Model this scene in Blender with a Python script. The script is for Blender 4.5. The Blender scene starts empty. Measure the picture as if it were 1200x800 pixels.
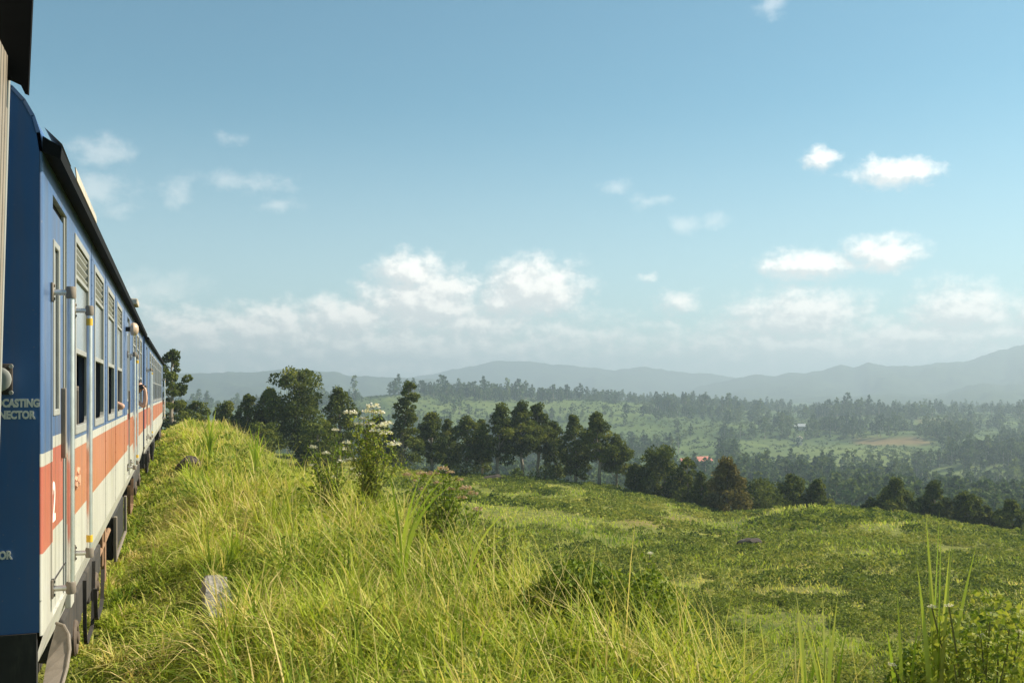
import bpy, bmesh, math, random
import numpy as np
from mathutils import Vector, Matrix

scene = bpy.context.scene
COL = scene.collection
R = math.radians

# ------------------------------------------------------------------ camera
FPX = 1167.0
TH = math.atan(396 / FPX)                       # the view is turned this far right of the track
CS, SN = math.cos(TH), math.sin(TH)
cam_d = bpy.data.cameras.new('camera')
cam = bpy.data.objects.new('camera', cam_d)
COL.objects.link(cam)
cam.location = (0, 0, 0)
cam.rotation_euler = (R(90), 0, -TH)
cam_d.sensor_width = 36.0
cam_d.lens = 36.0 * FPX / 1200
cam_d.shift_y = 60 / 1200
cam_d.clip_start = 0.05
cam_d.clip_end = 20000
scene.camera = cam

# ------------------------------------------------------------------ light
SUN_AZ, SUN_EL = R(89), R(38)                   # azimuth from the track direction towards the right
sun_d = bpy.data.lights.new('sun', 'SUN')
sun_d.energy = 5.0
sun_d.angle = R(0.53)
sun_d.color = (1.0, 0.90, 0.74)
sun = bpy.data.objects.new('sun', sun_d)
COL.objects.link(sun)
sdir = Vector((math.sin(SUN_AZ) * math.cos(SUN_EL), math.cos(SUN_AZ) * math.cos(SUN_EL), math.sin(SUN_EL)))
sun.rotation_euler = sdir.to_track_quat('Z', 'Y').to_euler()
sun.location = (60, 20, 60)

scene.view_settings.view_transform = 'Standard'
scene.view_settings.look = 'None'
scene.view_settings.exposure = 0.92
scene.view_settings.gamma = 1.0
scene.cycles.max_bounces = 6
scene.cycles.diffuse_bounces = 3
scene.cycles.glossy_bounces = 3
scene.cycles.transmission_bounces = 4
scene.cycles.volume_bounces = 0
scene.cycles.use_denoising = True


# ------------------------------------------------------------------ node helpers
class NT:
    def __init__(self, tree):
        self.t = tree
        self.n = tree.nodes
        self.l = tree.links

    def node(self, kind, **kw):
        nd = self.n.new(kind)
        for k, v in kw.items():
            setattr(nd, k, v)
        return nd

    def put(self, sock, val):
        if isinstance(val, bpy.types.NodeSocket):
            self.l.new(val, sock)
        else:
            sock.default_value = val

    def math(self, op, a, b=None, c=None, clamp=False):
        nd = self.node('ShaderNodeMath', operation=op, use_clamp=clamp)
        self.put(nd.inputs[0], a)
        if b is not None: self.put(nd.inputs[1], b)
        if c is not None: self.put(nd.inputs[2], c)
        return nd.outputs[0]

    def vmath(self, op, a, b=None):
        nd = self.node('ShaderNodeVectorMath', operation=op)
        self.put(nd.inputs[0], a)
        if b is not None: self.put(nd.inputs[1], b)
        return nd.outputs['Value'] if op in ('LENGTH', 'DOT_PRODUCT', 'DISTANCE') else nd.outputs[0]

    def noise(self, vec, scale, detail=4.0, rough=0.55, out='Fac', **kw):
        nd = self.node('ShaderNodeTexNoise', **kw)
        if vec is not None: self.put(nd.inputs['Vector'], vec)
        nd.inputs['Scale'].default_value = scale
        nd.inputs['Detail'].default_value = detail
        nd.inputs['Roughness'].default_value = rough
        return nd.outputs[out]

    def maprange(self, v, a, b, c=0.0, d=1.0, smooth=False):
        nd = self.node('ShaderNodeMapRange', interpolation_type='SMOOTHSTEP' if smooth else 'LINEAR')
        self.put(nd.inputs[0], v)
        for i, q in enumerate((a, b, c, d)):
            self.put(nd.inputs[i + 1], q)
        return nd.outputs[0]

    def mix(self, fac, a, b, mode='MIX'):
        nd = self.node('ShaderNodeMix', data_type='RGBA', blend_type=mode)
        self.put(nd.inputs[0], fac)
        self.put(nd.inputs[6], a if isinstance(a, bpy.types.NodeSocket) else (*a, 1))
        self.put(nd.inputs[7], b if isinstance(b, bpy.types.NodeSocket) else (*b, 1))
        return nd.outputs[2]


# ------------------------------------------------------------------ sky
world = bpy.data.worlds.new('World')
scene.world = world
world.use_nodes = True
world.cycles.sampling_method = 'MANUAL'
world.cycles.sample_map_resolution = 512
W = NT(world.node_tree)
W.n.clear()
sky = W.node('ShaderNodeTexSky', sky_type='NISHITA', sun_disc=False)
sky.sun_elevation = SUN_EL
sky.sun_rotation = SUN_AZ
sky.altitude = 1200
sky.air_density = 1.0
sky.dust_density = 0.8
sky.ozone_density = 1.3
SKY_STRENGTH = 0.070

# cloud field: soft masses at sky directions (degrees-like units of 1/1167 rad), broken up by noise
CLOUDS = [(1052, 204, 42, 16, 0.95), (1018, 200, 23, 9, 0.35), (962, 188, 20, 13, 0.85), (1035, 298, 42, 21, 1.00), (945, 312, 57, 18, 0.85), (905, 5, 16, 11, 0.80), (125, 178, 24, 14, 0.48), (105, 218, 32, 17, 0.55), (132, 240, 20, 10, 0.25), (182, 336, 48, 17, 0.46), (285, 213, 44, 8, 0.26), (205, 225, 15, 14, 0.04), (325, 238, 20, 9, 0.02), (267, 163, 14, 5, 0.00), (725, 220, 14, 7, 0.20), (760, 235, 14, 6, 0.10), (800, 262, 12, 8, 0.30), (838, 258, 10, 6, 0.15), (762, 326, 19, 9, 0.44), (793, 355, 36, 15, 0.66), (225, 388, 84, 28, 0.77), (312, 386, 79, 31, 0.88), (405, 374, 70, 28, 0.99), (480, 322, 43, 26, 1.04), (500, 356, 84, 40, 1.10), (626, 340, 65, 38, 1.04), (585, 356, 53, 35, 0.77), (938, 370, 79, 33, 0.99), (880, 388, 67, 26, 0.66), (1040, 390, 55, 24, 0.66), (1128, 366, 60, 33, 0.99), (1168, 388, 41, 21, 0.66), (1260, 380, 96, 35, 0.88), (60, 370, 108, 35, 0.77), (-80, 360, 108, 47, 0.88), (1420, 370, 108, 42, 0.88), (450, 412, 420, 48, 0.78), (1000, 412, 350, 46, 0.74), (720, 408, 170, 34, 0.40), (350, 398, 120, 26, .8), (250, 402, 100, 22, .75), (560, 378, 110, 26, .7), (1085, 392, 110, 26, .75), (960, 400, 120, 24, .7), (700, 392, 90, 18, .5)]


def sky_dir_units(c, r):
    k = (c - 600) / FPX
    az = math.atan(k) + TH
    el = math.atan((460 - r) / FPX * math.cos(math.atan(k)))
    return az * FPX, el * FPX


def cloud_group(name, blobs, rough):
    g = bpy.data.node_groups.new(name, 'ShaderNodeTree')
    g.interface.new_socket('P', in_out='INPUT', socket_type='NodeSocketVector')
    g.interface.new_socket('Density', in_out='OUTPUT', socket_type='NodeSocketFloat')
    G = NT(g)
    gi = G.node('NodeGroupInput')
    go = G.node('NodeGroupOutput')
    P0 = gi.outputs[0]
    w1 = G.noise(G.vmath('MULTIPLY', P0, (0.022, 0.026, 0)), 1.0, 5.0, 0.6, 'Color')
    P = G.vmath('ADD', P0, G.vmath('MULTIPLY', G.vmath('SUBTRACT', w1, (.5, .5, .5)), (34, 24, 0)))
    acc = None
    for c, r, rx, ry, st in blobs:
        a, e = sky_dir_units(c, r)
        q = G.vmath('MULTIPLY', G.vmath('SUBTRACT', P, (a, e, 0)), (1 / rx, 1 / ry, 0))
        v = G.math('MULTIPLY_ADD', G.vmath('LENGTH', q), -0.9 * max(st, 0.8), st * 1.05)
        acc = v if acc is None else G.math('SMOOTH_MAX', acc, v, 0.12)
    fb = G.noise(G.vmath('MULTIPLY', P0, (0.045, 0.06, 0)), 1.0, 8.0, 0.64)
    dn = G.math('ADD', acc, G.math('MULTIPLY', G.math('SUBTRACT', fb, 0.5), rough))
    G.l.new(dn, go.inputs[0])
    return g


FAINT = [(800, 262, 20, 12, .8), (905, 3, 22, 14, .8), (122, 178, 34, 18, .9), (108, 222, 44, 22, .9), (140, 243, 26, 13, .6), (182, 336, 54, 20, .9), (285, 213, 66, 14, .7), (205, 226, 22, 22, .7),
         (327, 238, 28, 13, .6), (267, 163, 22, 9, .6), (725, 220, 22, 10, .8), (760, 236, 24, 10, .7), (838, 258, 18, 10, .7), (240, 330, 22, 11, .6), (1018, 200, 28, 11, .7)]
CLOUDS = [q for q in CLOUDS if not (q[4] < .6 and q[1] < 350 and q[0] not in (762, 793)) and not (q[0] == 905)]
g = cloud_group('cloud_density', CLOUDS, 1.5)
g2 = cloud_group('wisp_density', FAINT, 1.7)

tc = W.node('ShaderNodeTexCoord')
sx = W.node('ShaderNodeSeparateXYZ')
W.l.new(tc.outputs['Generated'], sx.inputs[0])
az = W.math('ARCTAN2', sx.outputs[0], sx.outputs[1])
el = W.math('ARCSINE', sx.outputs[2])
cb = W.node('ShaderNodeCombineXYZ')
W.l.new(W.math('MULTIPLY', az, FPX), cb.inputs[0])
W.l.new(W.math('MULTIPLY', el, FPX), cb.inputs[1])
d1 = W.node('ShaderNodeGroup'); d1.node_tree = g
W.l.new(cb.outputs[0], d1.inputs[0])
d2 = W.node('ShaderNodeGroup'); d2.node_tree = g
W.l.new(W.vmath('ADD', cb.outputs[0], (9, 10, 0)), d2.inputs[0])
alpha = W.maprange(d1.outputs[0], -0.15, 0.75, 0.0, 0.93, True)
lit = W.maprange(W.math('SUBTRACT', d1.outputs[0], d2.outputs[0]), -0.22, 0.42, 0.0, 1.0, True)
CL_BRIGHT = (12.6, 11.9, 10.9)
CL_SHADE = (7.8, 7.8, 7.6)
ccol = W.mix(lit, CL_SHADE, CL_BRIGHT)
sky_t = W.mix(1.0, sky.outputs[0], (0.71, 1.11, 0.99), 'MULTIPLY')
veil = W.math('MULTIPLY', W.maprange(el, 0.02, 0.30, 1.0, 0.0, True), 0.42)      # pale air towards the horizon, all round
sky_t = W.mix(veil, sky_t, (7.4, 7.9, 7.9))
d3 = W.node('ShaderNodeGroup'); d3.node_tree = g2
W.l.new(cb.outputs[0], d3.inputs[0])
sky_t = W.mix(W.maprange(d3.outputs[0], -0.1, 1.0, 0.0, 0.27, True), sky_t, CL_BRIGHT)
mixed = W.mix(alpha, sky_t, ccol)
bg = W.node('ShaderNodeBackground')
bg.inputs[1].default_value = SKY_STRENGTH
W.l.new(mixed, bg.inputs[0])
wo = W.node('ShaderNodeOutputWorld')
W.l.new(bg.outputs[0], wo.inputs[0])


# ------------------------------------------------------------------ materials
def new_mat(name):
    m = bpy.data.materials.new(name)
    m.use_nodes = True
    t = NT(m.node_tree)
    t.n.clear()
    out = t.node('ShaderNodeOutputMaterial')
    return m, t, out


def mat_simple(name, col, rough=0.6, metal=0.0, var=0.12, scale=6.0, dirt=None, dirt_amt=0.35, bump=0.0, coat=0.0, spec=0.5):
    m, t, out = new_mat(name)
    p = t.node('ShaderNodeBsdfPrincipled')
    tcn = t.node('ShaderNodeTexCoord')
    v = tcn.outputs['Object']
    n = t.noise(v, scale, 5, 0.6)
    dark = tuple(c * (1 - var) for c in col)
    light = tuple(min(1, c * (1 + var)) for c in col)
    c = t.mix(t.maprange(n, 0.3, 0.7), dark, light)
    if dirt:
        n2 = t.noise(t.vmath('MULTIPLY', v, (1, 1, 0.25)), scale * 1.7, 8, 0.7)
        c = t.mix(t.math('MULTIPLY', t.maprange(n2, 0.46, 0.72, 0, 1, True), dirt_amt), c, dirt)
    t.l.new(c, p.inputs['Base Color'])
    p.inputs['Roughness'].default_value = rough
    p.inputs['Metallic'].default_value = metal
    p.inputs['Coat Weight'].default_value = coat
    p.inputs['Specular IOR Level'].default_value = spec
    if bump:
        b = t.node('ShaderNodeBump')
        b.inputs['Strength'].default_value = bump
        b.inputs['Distance'].default_value = 0.02
        t.l.new(t.noise(v, scale * 4, 6, 0.65), b.inputs['Height'])
        t.l.new(b.outputs[0], p.inputs['Normal'])
    t.l.new(p.outputs[0], out.inputs[0])
    return m


def mat_leaf(name, c0, c1, c2, transl=0.35, rough=0.55, spec=0.25, nscale=0.35):
    """foliage: colour runs c0 > c1 > c2 along the per-leaf attribute 'tint'; thin leaves let light through"""
    m, t, out = new_mat(name)
    at = t.node('ShaderNodeAttribute', attribute_name='tint')
    ramp = t.node('ShaderNodeValToRGB')
    e = ramp.color_ramp.elements
    e[0].position, e[0].color = 0.0, (*c0, 1)
    e[1].position, e[1].color = 1.0, (*c2, 1)
    mid = e.new(0.5); mid.color = (*c1, 1)
    geo = t.node('ShaderNodeNewGeometry')
    nz = t.noise(geo.outputs['Position'], nscale, 3, 0.6)
    f = t.math('ADD', at.outputs['Fac'], t.maprange(nz, 0.3, 0.7, -0.2, 0.2), clamp=True)
    t.l.new(f, ramp.inputs[0])
    p = t.node('ShaderNodeBsdfPrincipled')
    t.l.new(ramp.outputs[0], p.inputs['Base Color'])
    p.inputs['Roughness'].default_value = rough
    p.inputs['Specular IOR Level'].default_value = spec
    tr = t.node('ShaderNodeBsdfTranslucent')
    t.l.new(t.mix(1.0, ramp.outputs[0], (1.0, 1.0, 0.6), 'MULTIPLY'), tr.inputs[0])
    mx = t.node('ShaderNodeMixShader')
    mx.inputs[0].default_value = transl
    t.l.new(p.outputs[0], mx.inputs[1])
    t.l.new(tr.outputs[0], mx.inputs[2])
    t.l.new(mx.outputs[0], out.inputs[0])
    return m


M = {}
M['grass'] = mat_leaf('grass_blade', (0.11, 0.19, 0.020), (0.41, 0.49, 0.052), (0.70, 0.57, 0.24), 0.42, 0.6, 0.12, 0.9)
M['reed'] = mat_leaf('reed_blade', (0.20, 0.31, 0.028), (0.40, 0.52, 0.06), (0.60, 0.56, 0.18), 0.5, 0.5, 0.2, 2.0)
M['shrub'] = mat_leaf('shrub_leaf', (0.07, 0.12, 0.016), (0.19, 0.26, 0.032), (0.40, 0.40, 0.08), 0.38, 0.6, 0.15, 2.0)
M['tea'] = mat_leaf('tea_leaf', (0.060, 0.095, 0.016), (0.215, 0.26, 0.040), (0.42, 0.39, 0.09), 0.30, 0.7, 0.08, 0.10)
M['euc'] = mat_leaf('eucalyptus_leaf', (0.042, 0.062, 0.014), (0.128, 0.156, 0.032), (0.32, 0.31, 0.065), 0.33, 0.75, 0.06, 0.25)
M['bronze'] = mat_leaf('bronze_leaf', (0.07, 0.066, 0.018), (0.18, 0.15, 0.04), (0.36, 0.28, 0.09), 0.25, 0.75, 0.06, 0.25)
M['far'] = mat_leaf('far_leaf', (0.026, 0.056, 0.024), (0.064, 0.108, 0.036), (0.15, 0.19, 0.055), 0.26, 0.8, 0.04, 0.02)
M['petal'] = mat_leaf('petal', (0.80, 0.78, 0.68), (0.72, 0.66, 0.52), (0.55, 0.42, 0.30), 0.3, 0.6, 0.2, 3.0)
M['dryflower'] = mat_leaf('dry_flower', (0.52, 0.38, 0.27), (0.42, 0.29, 0.19), (0.30, 0.22, 0.12), 0.3, 0.7, 0.2, 3.0)
M['bark'] = mat_simple('pale_bark', (0.30, 0.25, 0.19), 0.85, var=0.3, scale=1.5, dirt=(0.10, 0.075, 0.05), dirt_amt=0.7)
M['twig'] = mat_simple('dark_twig', (0.07, 0.055, 0.035), 0.9, var=0.3, scale=3)
M['stem'] = mat_simple('green_stem', (0.14, 0.15, 0.05), 0.7, var=0.25, scale=5)
M['stone'] = mat_simple('pale_stone', (0.42, 0.40, 0.35), 0.9, var=0.25, scale=9, dirt=(0.16, 0.15, 0.11), dirt_amt=0.6, bump=0.8)
M['rock'] = mat_simple('dark_rock', (0.060, 0.046, 0.034), 0.95, var=0.3, scale=4, dirt=(0.05, 0.04, 0.03), bump=0.8)


# ------------------------------------------------------------------ mesh helpers
def finish(me, fm=None, smooth=False, tint=None):
    if fm is not None:
        me.polygons.foreach_set('material_index', np.asarray(fm, np.int32))
    me.polygons.foreach_set('use_smooth', np.full(len(me.polygons), smooth, bool))
    if tint is not None:
        a = me.attributes.new('tint', 'FLOAT', 'POINT')
        a.data.foreach_set('value', np.asarray(tint, np.float32))
    me.update()


def np_mesh(name, V, faces, mats, fm=None, smooth=False, tint=None):
    """faces: list of integer arrays (n,3) / (n,4)"""
    V = np.asarray(V, np.float32)
    faces = [np.asarray(f, np.int32) for f in faces if len(f)]
    me = bpy.data.meshes.new(name)
    me.vertices.add(len(V))
    me.vertices.foreach_set('co', V.ravel())
    loops = np.concatenate([f.ravel() for f in faces])
    tot = np.concatenate([np.full(len(f), f.shape[1], np.int32) for f in faces])
    start = np.concatenate([[0], np.cumsum(tot)[:-1]]).astype(np.int32)
    me.loops.add(len(loops))
    me.loops.foreach_set('vertex_index', loops)
    me.polygons.add(len(tot))
    me.polygons.foreach_set('loop_start', start)
    me.polygons.foreach_set('loop_total', tot)
    for mm in mats: me.materials.append(mm)
    finish(me, fm, smooth, tint)
    me.validate()
    return me


def obj(name, me, parent=None, loc=None):
    o = bpy.data.objects.new(name, me)
    COL.objects.link(o)
    if parent is not None: o.parent = parent
    if loc is not None: o.location = loc
    return o


def tag(o, label=None, cat=None, group=None, kind=None):
    if label: o['label'] = label
    if cat: o['category'] = cat
    if group: o['group'] = group
    if kind: o['kind'] = kind
    return o


def thing(name, label, cat, loc=(0, 0, 0), group=None, rot=(0, 0, 0)):
    o = obj(name, None, None, loc)
    o.rotation_euler = rot
    return tag(o, label, cat, group)


def copy_tree(o, parent=None):
    c = o.copy()
    COL.objects.link(c)
    if parent is not None:
        c.parent = parent
    for ch in list(o.children):
        copy_tree(ch, c)
    return c


class MB:
    """collects simple solids and joins them into ONE mesh"""
    def __init__(self):
        self.V, self.F, self.M = [], [], []

    def add(self, vs, fs, m=0):
        o = len(self.V)
        self.V += [tuple(v) for v in vs]
        self.F += [tuple(i + o for i in f) for f in fs]
        self.M += [m] * len(fs)
        return self

    def box(self, lo, hi, m=0, bevel=0.0):
        x0, y0, z0 = lo; x1, y1, z1 = hi
        if bevel <= 0:
            return self.add([(x0, y0, z0), (x1, y0, z0), (x1, y1, z0), (x0, y1, z0), (x0, y0, z1), (x1, y0, z1), (x1, y1, z1), (x0, y1, z1)],
                            [(0, 3, 2, 1), (4, 5, 6, 7), (0, 1, 5, 4), (1, 2, 6, 5), (2, 3, 7, 6), (3, 0, 4, 7)], m)
        bm = bmesh.new()
        bmesh.ops.create_cube(bm, size=1)
        for v in bm.verts:
            v.co = Vector(((x0 + x1) / 2 + v.co.x * (x1 - x0), (y0 + y1) / 2 + v.co.y * (y1 - y0), (z0 + z1) / 2 + v.co.z * (z1 - z0)))
        bmesh.ops.bevel(bm, geom=bm.edges[:], offset=bevel, segments=2, affect='EDGES', profile=0.5)
        bm.verts.index_update()
        self.add([v.co for v in bm.verts], [[v.index for v in f.verts] for f in bm.faces], m)
        bm.free()
        return self

    def tube(self, pts, rad, n=8, m=0, cap=True):
        pts = [Vector(p) for p in pts]
        rads = rad if hasattr(rad, '__len__') else [rad] * len(pts)
        vs, fs = [], []
        for i, p in enumerate(pts):
            d = (pts[min(i + 1, len(pts) - 1)] - pts[max(i - 1, 0)]).normalized()
            u = d.cross(Vector((0, 0, 1)) if abs(d.z) < 0.95 else Vector((1, 0, 0))).normalized()
            w = d.cross(u)
            for k in range(n):
                a = 2 * math.pi * k / n
                vs.append(p + (u * math.cos(a) + w * math.sin(a)) * rads[i])
        for i in range(len(pts) - 1):
            for k in range(n):
                k2 = (k + 1) % n
                fs.append((i * n + k, i * n + k2, (i + 1) * n + k2, (i + 1) * n + k))
        if cap:
            fs.append(tuple(range(n - 1, -1, -1)))
            fs.append(tuple((len(pts) - 1) * n + k for k in range(n)))
        return self.add(vs, fs, m)

    def lathe(self, o, axis, prof, n=16, m=0):
        """prof: list of (distance along the axis, radius)"""
        o = Vector(o); ax = Vector(axis).normalized()
        u = ax.cross(Vector((0, 0, 1)) if abs(ax.z) < 0.9 else Vector((1, 0, 0))).normalized()
        w = ax.cross(u)
        vs, fs = [], []
        for t, r in prof:
            for k in range(n):
                a = 2 * math.pi * k / n
                vs.append(o + ax * t + (u * math.cos(a) + w * math.sin(a)) * r)
        for i in range(len(prof) - 1):
            for k in range(n):
                k2 = (k + 1) % n
                fs.append((i * n + k, i * n + k2, (i + 1) * n + k2, (i + 1) * n + k))
        fs.append(tuple(range(n - 1, -1, -1)))
        fs.append(tuple((len(prof) - 1) * n + k for k in range(n)))
        return self.add(vs, fs, m)

    def prism(self, poly, axis, a, b, m=0):
        """poly: 2-D outline; axis 0/1/2 is the extrusion axis between a and b"""
        def put(p, t):
            q = list(p); q.insert(axis, t); return tuple(q)
        n = len(poly)
        vs = [put(p, a) for p in poly] + [put(p, b) for p in poly]
        fs = [tuple(range(n - 1, -1, -1)), tuple(range(n, 2 * n))] + [(i, (i + 1) % n, n + (i + 1) % n, n + i) for i in range(n)]
        return self.add(vs, fs, m)

    def mesh(self, name, mats, smooth=False):
        me = bpy.data.meshes.new(name)
        me.from_pydata(self.V, [], self.F)
        for mm in (mats if isinstance(mats, (list, tuple)) else [mats]): me.materials.append(mm)
        finish(me, self.M, smooth)
        if smooth: me.set_sharp_from_angle(angle=R(40))
        return me

    def build(self, name, mats, parent=None, smooth=False, loc=None):
        return obj(name, self.mesh(name, mats, smooth), parent, loc)


# value noise, vectorised
_rg = np.random.default_rng(5)
_tab = _rg.random((256, 256))


def vnoise(x, y):
    x = np.asarray(x, float); y = np.asarray(y, float)
    xi = np.floor(x).astype(int); yi = np.floor(y).astype(int)
    fx = x - xi; fy = y - yi
    fx = fx * fx * (3 - 2 * fx); fy = fy * fy * (3 - 2 * fy)
    a = _tab[xi & 255, yi & 255]; b = _tab[(xi + 1) & 255, yi & 255]
    c = _tab[xi & 255, (yi + 1) & 255]; d = _tab[(xi + 1) & 255, (yi + 1) & 255]
    return (a * (1 - fx) + b * fx) * (1 - fy) + (c * (1 - fx) + d * fx) * fy


def fbm(x, y, octv=4):
    s, a, t = 0, 1.0, 0
    for i in range(octv):
        s = s + a * vnoise(np.asarray(x) * 2 ** i + 17.3 * i, np.asarray(y) * 2 ** i + 9.1 * i)
        t += a; a *= 0.5
    return s / t - 0.5


def sst(a, b, x):
    t = np.clip((np.asarray(x, float) - a) / (b - a), 0, 1)
    return t * t * (3 - 2 * t)


# ------------------------------------------------------------------ terrain
TC = [-400, 150, 300, 400, 530, 600, 700, 780, 850, 900, 960, 1050, 1120, 1200, 1600]
CRD = [110, 110, 112, 114, 115, 115, 112, 108, 100, 92, 88, 85, 82, 80, 80]
CRR = [520, 520, 525, 538, 556, 559, 568, 583, 605, 599, 592, 604, 615, 628, 660]
N30 = [-5.5, -5.0, -5.5, -6.4, -7.4, -7.8, -8.0, -8.1, -8.1, -8.1, -8.1, -8.2, -8.3, -8.4, -8.6]
N60 = [-6, -5.6, -6.2, -7.4, -8.7, -9.1, -9.5, -9.8, -10.1, -9.9, -9.6, -9.9, -10.2, -10.5, -12]
MD = [260, 400, 550, 700, 850, 1000, 1200, 1600, 2200]
MC = [-400, 150, 300, 400, 500, 560, 640, 700, 780, 850, 940, 1040, 1130, 1200, 1600]
MR = [[600, 570, 540, 515, 500, 488, 482, 476, 472],
      [600, 570, 540, 515, 500, 488, 482, 476, 472],
      [600, 570, 542, 515, 498, 480, 478, 474, 470],
      [605, 575, 545, 520, 500, 467, 472, 472, 470],
      [615, 580, 550, 518, 488, 451, 462, 470, 470],
      [615, 580, 550, 520, 492, 458, 466, 470, 470],
      [615, 580, 552, 524, 496, 467, 470, 470, 470],
      [615, 580, 552, 524, 498, 468, 472, 470, 470],
      [612, 582, 552, 524, 500, 474, 474, 472, 470],
      [612, 584, 552, 522, 500, 482, 478, 474, 472],
      [612, 586, 552, 521, 501, 489, 486, 478, 474],
      [612, 586, 548, 517, 503, 489, 486, 478, 474],
      [614, 588, 552, 522, 503, 490, 486, 478, 474],
      [616, 590, 556, 526, 505, 491, 486, 478, 474],
      [625, 600, 566, 536, 510, 495, 490, 480, 474]]
DK = [1.0, 30, 60, None, None, 180] + MD + [3000, 4200]
TCOLS = np.arange(-400, 1601, 10.0)
LD = np.linspace(math.log(1.0), math.log(4200), 260)


def _table():
    T = np.zeros((len(TCOLS), len(LD)))
    rows = [np.interp(TCOLS, MC, [MR[i][j] for i in range(len(MC))]) for j in range(len(MD))]
    crd = np.interp(TCOLS, TC, CRD); crr = np.interp(TCOLS, TC, CRR)
    n30 = np.interp(TCOLS, TC, N30); n60 = np.interp(TCOLS, TC, N60)
    for i in range(len(TCOLS)):
        zc = -(crr[i] - 460) * crd[i] / FPX
        ds = [1.0, 30, 60, crd[i], crd[i] + 14, crd[i] + 40, 190] + MD + [3000, 4200]
        zm = [-(rows[j][i] - 460) * MD[j] / FPX for j in range(len(MD))]
        zs = [n30[i] + 0.3, n30[i], n60[i], zc, zc - 1.5, zc - 9, zc - 21] + zm + [-22, -25]
        T[i] = np.interp(LD, np.log(ds), zs)
    def smooth(A, sig, ax):
        k = np.exp(-0.5 * (np.arange(-12, 13) / sig) ** 2); k /= k.sum()
        Bp = np.pad(A, [(12, 12) if q == ax else (0, 0) for q in range(2)], mode='edge')
        return np.apply_along_axis(lambda v: np.convolve(v, k, 'valid'), ax, Bp)
    T = smooth(T, 2.2, 0)
    T = smooth(T, 1.3, 1)
    return T


TAB = _table()


def to_cam(x, y):
    """plan position -> (equivalent picture column of its azimuth, distance)"""
    f = np.asarray(x) * SN + np.asarray(y) * CS
    r = np.asarray(x) * CS - np.asarray(y) * SN
    a = np.arctan2(r, f)
    ac = np.clip(a, -R(42), R(42))
    c = 600 + FPX * np.tan(ac)
    rho = np.hypot(x, y)
    return c, np.maximum(rho * np.cos(ac), 1.0), a


def track_x(y):
    """how far the right-hand side of the train stands from the camera's own line"""
    y = np.asarray(y, float)
    return -0.68 + np.where(y > 25, 0.0075 * (y - 25), 0)


def ground_z(x, y):
    x = np.asarray(x, float); y = np.asarray(y, float)
    c, D, a = to_cam(x, y)
    ci = np.clip((c + 400) / 10, 0, len(TCOLS) - 1.001)
    di = np.clip((np.log(D) - LD[0]) / (LD[1] - LD[0]), 0, len(LD) - 1.001)
    i0 = ci.astype(int); j0 = di.astype(int); u = ci - i0; v = di - j0
    zf = (TAB[i0, j0] * (1 - u) + TAB[i0 + 1, j0] * u) * (1 - v) + (TAB[i0, j0 + 1] * (1 - u) + TAB[i0 + 1, j0 + 1] * u) * v
    zf = zf + fbm(x / 7, y / 7, 3) * 0.55 * sst(10, 40, D) + fbm(x / 90 + 3, y / 90, 4) * (14 * sst(190, 500, D)) * (1 - 0.5 * sst(900, 1500, D))
    s = x - track_x(y)
    # railway verge: formation, shoulder, hump, then the bank falls away
    zv = -2.42 + 0.22 * sst(0.0, 0.9, s) + 0.20 * sst(1.0, 2.2, s) * (0.7 - 0.5 * sst(14, 26, y)) + 0.46 * sst(22, 42, y) * sst(-1.0, 0.1, s) * (1 - 0.75 * sst(0.9, 2.0, s))
    edge = 3.6 - 0.9 * sst(14, 30, y)
    zv = zv - 0.62 * np.maximum(s - edge, 0) - 0.12 * np.maximum(s - edge, 0) ** 2 * (s < edge + 3) - 1.08 * (s >= edge + 3)
    zv = zv + fbm(x / 1.7 + 40, y / 1.7, 3) * 0.22 * sst(0.2, 1.2, s)
    left = np.maximum(-s - 4.6, 0)
    zv = np.where(s < -4.6, -2.42 + np.minimum(left * 0.5, 2.5), zv)
    gone = sst(52, 90, np.abs(y))
    zv = zv * (1 - gone) + np.minimum(zf, zv) * gone
    k = 0.5
    m = np.maximum(zv, zf)
    soft = m + np.log(np.exp((zv - m) / k) + np.exp((zf - m) / k)) * k
    far = sst(70, 110, np.hypot(x, y))
    return soft * (1 - far) + zf * far


def gz(x, y):
    return float(ground_z(np.array([x]), np.array([y]))[0])


def at(c, D):
    """picture column + distance along the view -> plan position"""
    k = (np.asarray(c, float) - 600) / FPX
    return D * (SN + k * CS), D * (CS - k * SN)


def row_of(x, y, z):
    f = np.asarray(x) * SN + np.asarray(y) * CS
    return 460 - FPX * np.asarray(z) / np.maximum(f, 0.01)


# ground colours: patches of bare soil, pale fields (col, row, half width, half height in view angle terms)
SOIL = [(1045, 517, 50, 5, .7), (775, 611, 50, 7, .4), (1100, 494, 26, 4, .5)]
PALE = [(1000, 538, 95, 16, 1.0), (480, 470, 28, 14, .9), (600, 478, 110, 12, .7), (900, 545, 60, 12, .7), (1150, 555, 70, 12, .9),
        (900, 530, 60, 18, .5), (560, 500, 90, 12, .5), (700, 480, 90, 8, .5)]


def patch(c, r, lst):
    v = np.zeros_like(np.asarray(c, float))
    for pc, pr, a, b, s in lst:
        q = np.hypot((c - pc) / a, (r - pr) / b)
        v = np.maximum(v, s * sst(1.15, 0.8, q))
    return v


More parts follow.
